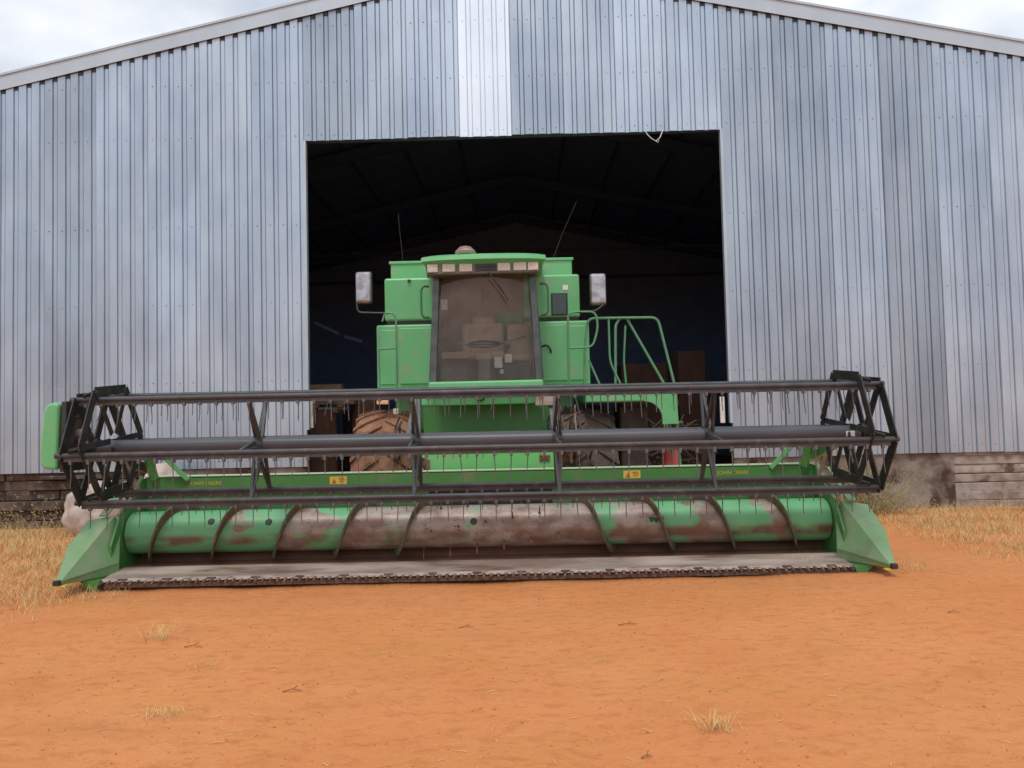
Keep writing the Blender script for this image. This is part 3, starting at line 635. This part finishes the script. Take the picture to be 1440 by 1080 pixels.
# auger
AY, AZc, AR, FR = .755, .47, .235, .335
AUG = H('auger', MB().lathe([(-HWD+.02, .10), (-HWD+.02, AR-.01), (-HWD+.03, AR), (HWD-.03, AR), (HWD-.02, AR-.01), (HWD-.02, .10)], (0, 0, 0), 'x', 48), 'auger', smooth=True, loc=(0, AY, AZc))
def flight(xa, xb, hand, ph):
    pitch = .69; turns = (xb-xa)/pitch; N = int(turns*28); mb = MB(); V = []
    for i in range(N+1):
        x = xa+(xb-xa)*i/N; a = ph+hand*2*math.pi*(x-xa)/pitch
        jit = 1+.012*noise.noise((x*3, 0, 5))
        for r in (AR-.01, FR*jit): V.append((x, -r*math.cos(a), r*math.sin(a)))
    mb.add(V, [(2*i, 2*i+1, 2*i+3, 2*i+2) for i in range(N)])
    o = part('auger_flight', mb, 'flight', AUG, smooth=False)
    s_ = o.modifiers.new('thick', 'SOLIDIFY'); s_.thickness = .02; s_.offset = 0
    return o
flight(-3.85, -.42, 1, R(200)); flight(.90, 3.86, -1, R(230))
fm = MB().tube([(0, 0, 0), (0, -.13, 0)], .007, 6).lathe([(-.008, .013), (.0, .016)], (0, 0, 0), 'y', 10)
fme = fm.mesh('auger_finger', 'rust')
for k in range(16):
    x = -.62+k*.1; a = R(-70+(k*67) % 190)
    link('auger_finger', fme, AUG, (x, -AR*math.cos(a), AR*math.sin(a)), (-a, 0, 0))
for x, a in ((-2.96, 35), (-2.32, 30), (-.05, 20)):
    a = R(a); link('auger_plug', MB().lathe([(-.006, .034), (.004, .04)], (0, 0, 0), 'y', 12).mesh('auger_plug', 'black'), AUG, (x, -(AR+.002)*math.cos(a), (AR+.002)*math.sin(a)), (-a, 0, 0))
# what is left of a decal on the tube: a dark shield with a worn pale rim
a = R(12)
dk = MB().box(-.095, .095, -.003, .001, -.045, .05); part('decal', dk, 'green_div', AUG, loc=(1.96, -(AR+.002)*math.cos(a), (AR+.002)*math.sin(a)), rot=(-a, 0, 0))
def worn(x, z): return part('decal_print', MB().prism([(x+p*.03, z+q*.03) for p, q in ((-1, 1), (1, 1), (.9, -.2), (.2, -1), (-.5, -.6))], -.006, -.002, 'y'), 'decal_worn', AUG, loc=(1.96, -(AR+.002)*math.cos(a), (AR+.002)*math.sin(a)), rot=(-a, 0, 0))
worn(-.05, .012); worn(.0, .004); worn(.052, .010)
# end sheets, crop dividers
for s in (-1, 1):
    es = MB().prism([(.28, .06), (1.2, .06), (1.22, 1.06), (1.0, 1.06), (.70, .80), (.46, .68), (.28, .40)], s*HWD-.012, s*HWD+.012, 'x')
    es_o = H('end_sheet', es, 'green_head', bevel=.004)
    H('end_sheet_rim', MB().tube([(s*(HWD+.01), 1.0, 1.08), (s*(HWD+.01), .70, .82), (s*(HWD+.01), .46, .70)], .022, 6), 'green_div', es_o)
    H('end_sheet_rim', MB().bar((s*(HWD+.17), 1.0, 1.03), (s*(HWD+.17), .46, .70), .09, .015), 'green_div', es_o)
    h = lambda v: s*v
    rb, tp = Vector((3.99, .50, .70)), Vector((4.155, -.25, .135))      # ridge, back and front
    ib = Vector((3.86, .33, .21)); nrm = (tp-rb).cross(ib-rb)
    def on(x, y): return rb.z-(nrm.x*(x-rb.x)+nrm.y*(y-rb.y))/nrm.z        # height of the flat inner face
    V = [(h(3.93), .50, min(.70, max(.5, on(3.93, .50)))), (h(rb.x), *rb.yz), (h(tp.x), *tp.yz), (h(ib.x), *ib.yz),
         (h(4.29), .50, .655), (h(4.285), .10, .425), (h(4.205), -.25, .132), (h(4.36), .48, .12), (h(4.30), .12, .10), (h(4.18), -.25, .10), (h(3.86), .34, .09)]
    mb = MB().add(V, [(0, 1, 3), (1, 2, 3), (1, 4, 5), (1, 5, 2), (2, 5, 6), (4, 7, 8, 5), (5, 8, 9, 6), (2, 6, 9), (3, 2, 9, 10), (10, 9, 8, 7), (0, 3, 10, 7, 4, 1)])
    dv = H('crop_divider', mb, 'green_div', bevel=.006)
    H('divider_seam', MB().bar((h(3.862), .31, .215), (h(4.155), -.24, .142), .012, .012), 'green_div', dv)
    H('divider_tip', MB().prism([(h(4.148), .105), (h(4.215), .105), (h(4.21), .155), (h(4.152), .155)], -.285, -.235, 'y'), 'black', dv, bevel=.006)
    H('wear_strip', MB().box(min(h(4.10), h(4.22)), max(h(4.10), h(4.22)), -.26, -.2, .088, .10), 'yellow', dv)
    H('divider_shoe', MB().prism([(h(3.90), .09), (h(4.12), .09), (h(4.02), -.0), (h(3.94), -.0)], .02, .30, 'y'), 'green_head', dv)
# reel: centre tube, six bats, spiders, hanging tines
RY, RZ, RR, TH = 0.0, 1.46, .60, R(-5)
REEL = H('reel', MB().lathe([(-3.93, .05), (-3.93, .077), (3.99, .077), (3.99, .05)], (0, 0, 0), 'x', 28), 'tube', smooth=True, loc=(0, RY, RZ))
RXL, RXR = -3.95, 4.06
angs = [TH+k*math.pi/3 for k in range(6)]
def rp_(a, r=RR): return (-r*math.cos(a), r*math.sin(a))
tm = MB().add([], [])
tm.tube([(0, 0, -.02), (0, .004, -.18), (0, -.012, -.30)], .0056, 6, r1=.004).box(-.014, .014, -.016, .016, -.035, .014)
tme = tm.mesh('tine', 'tine', smooth=False)
NT = 49
for k, a in enumerate(angs):
    y, z = rp_(a)
    b = part('bat', MB().lathe([(RXL-.05, .018), (RXL-.05, .026), (RXR+.05, .026), (RXR+.05, .018)], (0, y, z), 'x', 12).box(RXL+.03, RXR-.03, y-.007, y+.007, z-.06, z-.02), 'reel', REEL, smooth=True)
    for j in range(NT):
        x = RXL+.10+j*(RXR-RXL-.2)/(NT-1)
        rx = random.gauss(0, .035); ry = random.gauss(0, .03)
        if random.random() < .04: ry += random.choice((-.25, .25))
        o = link('tine', tme, REEL, (x+random.uniform(-.006, .006), y+.002, z-.055), (rx+.03, ry, 0))
        o.scale = (1, 1, random.uniform(.88, 1.0) if k == 0 else random.uniform(.55, .8) if k in (1, 2) else random.uniform(.62, .72))
def spoke_set(x, full):
    mb = MB()
    for i, a in enumerate(angs):
        y, z = rp_(a); w = .045
        ux, uz = -math.sin(a), -math.cos(a)
        if full:
            mb.bar((x, *rp_(a, .07)), (x, y, z), .012, .10, (0, ux, uz))
            y2, z2 = rp_(a+math.pi/3); mb.bar((x+.014, y, z), (x+.014, y2, z2), .012, .12, (0, -math.cos(a+math.pi/6), math.sin(a+math.pi/6)))
        else:
            a1, a2 = a+R(20), a-R(20)
            mb.bar((x-.03, *rp_(a1, .08)), (x, y, z), .028, .04, (0, ux, uz))
            mb.bar((x+.03, *rp_(a2, .08)), (x, y, z), .028, .04, (0, ux, uz))
    mb.lathe([(x-.05, .095), (x+.05, .095)], (0, 0, 0), 'x', 20)
    return mb
for x in (RXL, RXR): part('end_ring', spoke_set(x, True), 'black', REEL)
def eccentric(x, s):
    mb = MB()
    for i, a in enumerate(angs):
        y, z = rp_(a); y2, z2 = rp_(a+math.pi/3); o = (-.05, .075)
        mb.bar((x, y+o[0], z+o[1]), (x, y2+o[0], z2+o[1]), .012, .095, (0, -math.cos(a+math.pi/6), math.sin(a+math.pi/6)))
        yc, zc = rp_(a, .08); mb.bar((x+.013, yc+o[0], zc+o[1]), (x+.013, y+o[0], z+o[1]), .012, .06, (0, -math.sin(a), -math.cos(a)))
        mb.tube([(x, y+o[0], z+o[1]), (x+s*.12, y+o[0]*.6, z+o[1]*.6), (x+s*.13, y, z)], .012, 6)
    return mb
part('tine_control_ring', eccentric(RXL+.22, -1), 'black', REEL); part('tine_control_ring', eccentric(RXR-.22, 1), 'black', REEL)
for x in (-2.235, -.60, .86, 2.43): part('spider', spoke_set(x, False), 'reel', REEL)
part('sticker', MB().box(3.83, 3.92, -.081, -.078, -.035, .02), 'white', REEL)
# reel arms, braces, drive housing
for s in (-1, 1):
    xa = s*(HWD+.05)
    ra = H('reel_arm', MB().bar((xa, 1.2, 1.16), (xa, .02, 1.47), .07, .11), 'green_head' if s > 0 else 'black', bevel=.01)
    H('reel_brace', MB().bar((s*3.72-.0, .9, 1.40), (s*3.42, 1.05, 1.03), .05, .055), 'green', ra, bevel=.008)
    H('reel_brace', MB().bar((s*3.86, .95, 1.38), (s*3.80, 1.02, 1.04), .06, .09), 'green_head', ra, bevel=.008)
    H('lift_cylinder', MB().tube([(s*3.86, .8, .9), (s*3.88, .45, 1.33)], .022, 10).tube([(s*3.88, .45, 1.33), (s*3.90, .3, 1.42)], .012, 8), 'pan', ra, smooth=True)
shield = [(-.02+.14, 1.27), (.30, 1.24), (.38, 1.32), (.40, 1.60), (.36, 1.86), (.26, 1.935), (.06, 1.935), (-.03, 1.88), (-.06, 1.6), (-.04, 1.34)]
H('drive_shield', MB().prism([(-4.48, 1.30), (-4.44, 1.25), (-4.31, 1.24), (-4.29, 1.92), (-4.34, 1.94), (-4.41, 1.925), (-4.45, 1.86), (-4.49, 1.45)], -.06, .40, 'y'), 'green', bevel=.03, seg=3)
H('drive_plate', MB().prism([(-.05, 1.22), (.36, 1.22), (.42, 1.9), (.30, 1.97), (-.02, 1.95)], -4.285, -4.23, 'x'), 'black', bevel=.01)
H('sprocket', MB().lathe([(-4.22, .17), (-4.19, .17), (-4.185, .06), (-4.14, .06)], (0, .12, 1.6), 'x', 28), 'rubber_dark')
H('drive_chain', MB().tube([(-4.20, -.06, 1.6), (-4.20, .0, 1.76), (-4.20, .14, 1.79), (-4.20, .28, 1.7), (-4.20, .30, 1.42), (-4.20, .12, 1.36), (-4.20, -.05, 1.48), (-4.20, -.06, 1.6)], .014, 6), 'rubber_dark')
H('hydraulic_motor', MB().lathe([(-4.14, .07), (-4.06, .07), (-4.04, .05), (-3.98, .05)], (0, .12, 1.6), 'x', 16).box(-4.13, -4.06, .02, .2, 1.52, 1.56), 'grey_plastic')
# decals on the beam
for x in (-1.66, 1.79):
    d = H('warning_decal', MB().box(x-.10, x+.10, 1.0575, 1.06, .945, 1.035), 'yellow', beam)
    H('decal_print', MB().prism([(x-.075, .955), (x-.02, .955), (x-.047, 1.015)], 1.0555, 1.057, 'y').box(x+.01, x+.08, 1.0555, 1.057, .99, 1.0).box(x+.01, x+.07, 1.0555, 1.057, .968, .976).box(x+.0, x+.075, 1.0555, 1.057, 1.01, 1.02), 'decal_dark', d)
for x in (-3.22, 2.98):
    text('maker_lettering', 'JOHN DEERE', .058, 'lettering', beam, (x, 1.058, .985), (R(90), 0, 0), sx=1.15)

# ------------------------------------------------------------------ things inside and beside the shed
def drum(x, y, z, label, m='drum', r=.29, h=.88, grp=None):
    t_ = thing('oil_drum', label, 'drum', (x, y, z), 0, grp)
    part('drum_body', MB().lathe([(0, r), (.02, r+.008), (.04, r), (h*.33-.02, r), (h*.33, r+.014), (h*.33+.02, r), (h*.66-.02, r), (h*.66, r+.014), (h*.66+.02, r), (h-.04, r), (h-.02, r+.008), (h, r), (h-.012, r-.01)], (0, 0, 0), 'z', 28), m, t_, smooth=True)
    part('drum_bung', MB().lathe([(h-.01, .04), (h+.015, .04)], (.15, 0, 0), 'z', 10), m, t_)
drum(-4.05, 16.2, 0, 'rusty brown drum standing under the timber stack inside the shed', h=1.9, r=.34)
drum(-3.15, 16.6, 0, 'taller rusty drum to the right of the timber stack inside the shed', h=2.35, r=.33)
drum(-3.55, 17.6, 0, 'dark rusty drum behind and between the two nearer ones', 'rubber_dark', h=1.9, r=.33)
ts = thing('timber_stack', 'loose stack of pale boards lying on the drum left of the cab', 'timber', (-3.95, 16.2, 1.92))
for i, (x, z, rz, l, h) in enumerate(((0, .03, .05, .9, .06), (.1, .15, -.05, 1.1, .07), (-.05, .31, .07, 1.1, .09), (.02, .48, -.02, .7, .12))):
    part('board', MB().box(-l/2, l/2, -.12, .12, -h/2, h/2, rot=(0, 0, rz)), 'timber', ts, loc=(x, 0, z))
    part('bearer', MB().box(-.05, .05, -.2, .2, -h/2-.06, -h/2), 'timber', ts, loc=(x-.25, 0, z)); part('bearer', MB().box(-.05, .05, -.2, .2, -h/2-.06, -h/2), 'timber', ts, loc=(x+.25, 0, z))
for (a, b, lab) in (((-4.45, 17.5, 3.93), (-3.9, 17.5, 3.66), 'upper grey metal strip hanging in the dark left of the cab'), ((-3.78, 17.5, 3.60), (-3.38, 17.5, 3.47), 'lower grey metal strip hanging in the dark left of the cab')):
    tag(part('roofing_strip', MB().bar(a, b, .3, .07), 'steel_dark'), lab, 'metal strip', 'strips hanging in the shed')
for (x, y, w, h, lab) in ((4.12, 17.5, .62, 3.1, 'tall brown bin stored behind the ladder rails'), (3.2, 18.5, 1.1, 2.9, 'wide dark brown bin left of the tall one, behind the ladder')):
    b_ = thing('storage_bin', lab, 'bin', (x, y, 0), 0, 'bins stored in the shed')
    part('bin_body', MB().box(-w/2, w/2, 0, 1.2, 0, h), 'carton', b_, bevel=.02)
    for z in (.5, 1.3, 2.1): part('bin_hoop', MB().box(-w/2-.02, w/2+.02, -.02, 1.22, z, z+.06), 'carton', b_)
gb = thing('gas_cylinder', 'red cylinder standing behind the header below the ladder', 'gas cylinder', (2.27, 11.15, 0))
part('cylinder_body', MB().lathe([(0, .12), (.03, .135), (.98, .135), (1.0, .125), (1.02, .12), (1.16, .115), (1.24, .09), (1.27, .04)], (0, 0, 0), 'z', 24), 'red', gb, smooth=True)
part('valve', MB().lathe([(1.27, .025), (1.31, .025), (1.32, .04), (1.35, .04)], (0, 0, 0), 'z', 10), 'grey_plastic', gb)
for i, (x0, y0, x1, lab) in enumerate(((3.05, 13.9, 2.78, 'pale pole leaning inside the right side of the doorway'), (2.72, 14.3, 2.95, 'darker pole leaning left of the pale one inside the doorway'))):
    tag(part('pole', MB().tube([(x0, y0, 0), (x1, y0+.4, 2.05)], .035, 8, r1=.028), 'timber', smooth=True), lab, 'pole', 'poles leaning in the doorway')
hp = MB()
for k in range(260):
    a = Vector((random.uniform(2.4, 3.4), random.uniform(13.6, 14.6), random.uniform(0, 1.5))); d = Vector((random.uniform(-1, 1), random.uniform(-.5, .5), random.uniform(-.3, .8)))*random.uniform(.15, .45)
    hp.tube([a, a+d], random.uniform(.005, .014), 4)
tag(kind(part('brushwood', hp, 'brush'), 'stuff'), 'heap of brown brushwood inside the right of the doorway', 'brushwood')
wr = tag(part('loose_wire', MB().tube([(2.39, 13.03, 6.56), (2.43, 13.0, 6.47), (2.50, 13.0, 6.40), (2.57, 13.0, 6.36), (2.64, 13.0, 6.42), (2.70, 13.03, 6.56)], .009, 6).tube([(2.55, 13.0, 6.37), (2.60, 12.99, 6.33), (2.62, 13.0, 6.38)], .007, 5), 'wire', smooth=True), 'loop of pale wire hanging from the doorway head on the right', 'wire')
# pale lump of broken plaster by the left plinth
def lump(name, c, s, seed, m, sub=3):
    bm = bmesh.new(); bmesh.ops.create_icosphere(bm, subdivisions=sub+1, radius=1)
    for v in bm.verts:
        d = 1+.28*noise.noise(v.co*1.1+Vector((seed, 0, 0)))+.11*noise.noise(v.co*3.1+Vector((0, seed, 0)))+.05*noise.noise(v.co*8+Vector((0, 0, seed)))
        v.co = Vector((v.co.x*s[0]*d, v.co.y*s[1]*d, v.co.z*s[2]*d))
    me = bpy.data.meshes.new(name); bm.to_mesh(me); bm.free(); me.materials.append(M[m]); me.polygons.foreach_set('use_smooth', [True]*len(me.polygons)); return link(name, me, None, c)
tag(lump('boulder', (-6.65, 12.35, .32), (.50, .38, .50), 3.1, 'pale_stone'), 'pale boulder against the shed wall behind the left end of the reel', 'boulder', 'pale boulders by the wall')
tag(lump('boulder', (-5.75, 12.6, .5), (.46, .3, .52), 8.4, 'pale_stone'), 'pale boulder partly hidden by the left reel end, nearer the doorway', 'boulder', 'pale boulders by the wall')

# ------------------------------------------------------------------ vegetation and litter
def blades(name, pts, hmin, hmax, wid, lean, m, k='stuff', seg=3):
    n = len(pts); pts = np.asarray(pts); r = np.random.default_rng(len(name)+n)
    az = r.uniform(0, 2*np.pi, n); h = r.uniform(hmin, hmax, n)*(pts[:, 2] if pts.shape[1] > 2 else 1); ln = r.uniform(.15, 1, n)*lean*h
    ax = np.stack([np.cos(az), np.sin(az)], 1); sd_ = np.stack([-np.sin(az+r.normal(0, .8, n)), np.cos(az)], 1)
    z0 = np.array([gz(a, b) for a, b in pts[:, :2]])
    V = np.zeros((n, 2*seg+1, 3))
    for j in range(seg+1):
        t_ = j/seg; c = pts[:, :2]+ax*(ln*t_**1.8)[:, None]; z = z0-.01+h*t_*(1-.25*t_*lean)
        w = wid*(1-t_*.8)
        if j < seg:
            V[:, 2*j, :2] = c-sd_*w/2; V[:, 2*j+1, :2] = c+sd_*w/2; V[:, 2*j, 2] = z; V[:, 2*j+1, 2] = z
        else: V[:, 2*seg, :2] = c; V[:, 2*seg, 2] = z
    b = (np.arange(n)*(2*seg+1))[:, None]; F = []
    quads = np.concatenate([b+np.array([[2*j, 2*j+1, 2*j+3, 2*j+2]]) for j in range(seg-1)], 0); tris = b+np.array([[2*seg-2, 2*seg-1, 2*seg]])
    me = bpy.data.meshes.new(name); me.from_pydata(V.reshape(-1, 3).tolist(), [], quads.tolist()+tris.tolist()); me.materials.append(M[m])
    o = link(name, me)
    if k: kind(o, k)
    return o
def scatter(n, x0, x1, y0, y1, dens):
    P_ = []
    while len(P_) < n:
        x, y = random.uniform(x0, x1), random.uniform(y0, y1); d = dens(x, y)
        if random.random() < d: P_.append((x, y, .45+.55*min(1, d)))
    return P_
def clump(x, y, s=1.1, o=0): return .5+.5*noise.noise((x*s, y*s, 7.+o))+.25*noise.noise((x*s*3, y*s*3, 2.+o))
# left: thick to the wall, fading out towards the bare yard
def dl(x, y):
    edge = -4.55-(.28*(y-9) if y > 9 else -.02*(y-9))+.35*noise.noise((x*.8, y*.8, 4.))       # right-hand limit of the grass
    if y < 8.3: edge = -4.15-.25*(8.3-y)+.3*noise.noise((x, y, 3.))
    if x > edge: return 0
    near = max(0, min(1, (y-5.5)/1.7)); return near*clump(x, y)*min(1, (edge-x)*2+.15)*1.3
tag(blades('dry_grass', scatter(29000, -11, -4.0, 5.4, 13.0, dl), .05, .25, .006, 1.2, 'straw'), 'dry straw coloured grass on the left of the yard', 'grass')
tag(blades('seeding_grass', scatter(2000, -11, -4.9, 8.0, 13.0, lambda x, y: dl(x, y)*max(0, min(1, (y-7.6)/3))), .28, .55, .0055, .7, 'straw'), 'taller seeding dry grass on the left by the wall', 'grass')
def dr(x, y):
    edge = 5.0+.45*noise.noise((x*.9, y*.9, 9.))+(0.35*max(0, 9.4-y))-.0*(y-9)
    if y > 10.5: edge += .1
    if x < edge or y < 7.4: return 0
    return clump(x, y, 1.2, 5)*min(1, (x-edge)*1.2+.08)*max(.1, min(1, (y-7.7)/1.5))*1.2
tag(blades('dry_grass', scatter(19000, 4.3, 11, 7.4, 12.9, dr), .06, .24, .006, 1.1, 'straw'), 'dry straw coloured grass on the right of the yard', 'grass')
tag(blades('seeding_grass', scatter(1100, 5.2, 11, 10, 12.9, dr), .22, .45, .0055, .55, 'straw'), 'taller seeding dry grass on the right by the wall', 'grass')
def tuft(x, y, n, h, s, label, m='straw', name='grass_tuft', cat='grass tuft', grp='dry grass tufts on the bare soil'):
    o = blades(name, [(x+random.gauss(0, s), y+random.gauss(0, s*.7), 1) for _ in range(n)], h*.35, h, .0045, 1.1, m, None)
    tag(o, label, cat, grp)
tuft(1.04, 4.2, 90, .14, .055, 'dry tuft alone at the bottom of the yard, right of centre')
tuft(-2.86, 6.2, 60, .24, .07, 'thin dry tuft in front of the left end of the cutter bar')
tuft(-2.10, 4.62, 70, .13, .07, 'pale spreading tuft on the lower left of the bare soil')
tuft(-2.2, 5.45, 36, .13, .07, 'small faint tuft between the two larger tufts on the left')
tuft(4.05, 8.1, 130, .14, .14, 'low tuft beside the tip of the right crop divider')
tuft(-4.2, 7.75, 150, .17, .16, 'low tuft beside the tip of the left crop divider')
tuft(3.05, 8.32, 60, .34, .1, 'greenish weed growing up through the right end of the header', 'straw_green', 'weed', 'weed', None)
tuft(1.5, 7.93, 120, .06, .5, 'thin green weeds growing along the right part of the cutter bar', 'straw_green', 'weed', 'weed', None)
# tangled bush at the wall behind the right reel end
def bush(x, y, n, h, s, label, m):
    mb = MB()
    for k in range(n):
        a = Vector((x+random.gauss(0, s*.5), y+random.gauss(0, s*.3), -.02)); p = [a]; d = Vector((random.gauss(0, .4), random.gauss(0, .3), 1)).normalized(); L_ = random.uniform(.5, 1)*h
        for j in range(4): d = (d+Vector((random.gauss(0, .28), random.gauss(0, .28), random.gauss(0, .1)))).normalized(); p.append(p[-1]+d*L_/4)
        mb.tube(p, .006, 3, cap=False, r1=.002)
        for j in range(26):
            q = p[random.randint(1, 4)]+Vector((random.gauss(0, .07), random.gauss(0, .07), random.gauss(0, .07))); u = Vector((random.gauss(0, 1), random.gauss(0, 1), random.gauss(0, 1))).normalized()*random.uniform(.02, .05); w = u.orthogonal().normalized()*random.uniform(.005, .012)
            mb.add([q-w, q+w, q+u], [(0, 1, 2)])
    me = bpy.data.meshes.new('weed_bush'); me.from_pydata(mb.v, [], mb.f); me.materials.append(M[m]); return tag(link('weed_bush', me), label, 'bush', 'weeds at the foot of the shed')
bush(5.55, 12.4, 60, 1.0, .5, 'tall tangled dry weed against the plaster behind the right reel end', 'straw_green')
bush(6.1, 12.5, 26, .55, .35, 'lower dry weed just right of the tall tangled one', 'straw_green')
bush(-7.9, 12.7, 11, .8, .35, 'thin dry weed in front of the dark stones on the left', 'straw_green')
# clods, pebbles and bits of stalk on the bare soil
mb = MB()
for k in range(1900):
    y = 3.3+4.9*random.random()**1.3; x = random.uniform(-1, 1)*(y*.75+.3); s = random.choice((.003, .004, .005, .007))*random.uniform(.7, 1.5)
    z = gz(x, y); q = [Vector((x, y, z+s*.3))+Vector(d)*s*random.uniform(.6, 1.3) for d in ((1, 0, 0), (-1, 0, 0), (0, 1, 0), (0, -1, 0), (0, 0, .8), (0, 0, -.8))]
    mb.add(q, [(0, 2, 4), (2, 1, 4), (1, 3, 4), (3, 0, 4), (2, 0, 5), (1, 2, 5), (3, 1, 5), (0, 3, 5)])
me = bpy.data.meshes.new('soil_clods'); me.from_pydata(mb.v, [], mb.f); me.materials.append(M['clod']); kind(tag(link('soil_clods', me), 'small clods of orange soil scattered over the bare yard', 'soil clods'), 'stuff')
mb = MB()
for k in range(420):
    y = 3.3+5.5*random.random()**1.3; x = random.uniform(-1, 1)*(y*.75+.3); a = random.uniform(0, 6.3); l = random.uniform(.015, .07); z = gz(x, y)+.004
    mb.tube([(x, y, z), (x+l*math.cos(a)*.5, y+l*math.sin(a)*.5, z+.006), (x+l*math.cos(a), y+l*math.sin(a), z)], .0018, 4)
me = bpy.data.meshes.new('straw_litter'); me.from_pydata(mb.v, [], mb.f); me.materials.append(M['straw']); kind(tag(link('straw_litter', me), 'bits of dry stalk scattered over the bare yard', 'litter'), 'stuff')
for x, y, l, a, lab in ((-.42, 6.35, .12, .1, 'brown twig in the middle of the yard close to the header'), (.89, 6.27, .16, .3, 'brown twig right of centre, close to the header'), (-2.5, 5.99, .14, -.1, 'brown twig beside the thin tuft on the left'), (-1.45, 4.98, .12, .2, 'curved brown twig left of centre on the bare soil'), (3.6, 6.41, .1, .0, 'short twig far out on the right of the yard'), (.63, 3.9, .06, .5, 'tiny dark twig at the very bottom of the yard')):
    z = gz(x, y)+.006
    tag(part('twig', MB().tube([(x-l/2, y, z), (x, y+.01, z+.012), (x+l/2*math.cos(a), y+l/2*math.sin(a), z)], .0045, 5, r1=.002).tube([(x, y+.01, z+.012), (x+l*.2, y+.04, z+.02)], .003, 4), 'twig'), lab, 'twig', 'twigs on the bare soil')
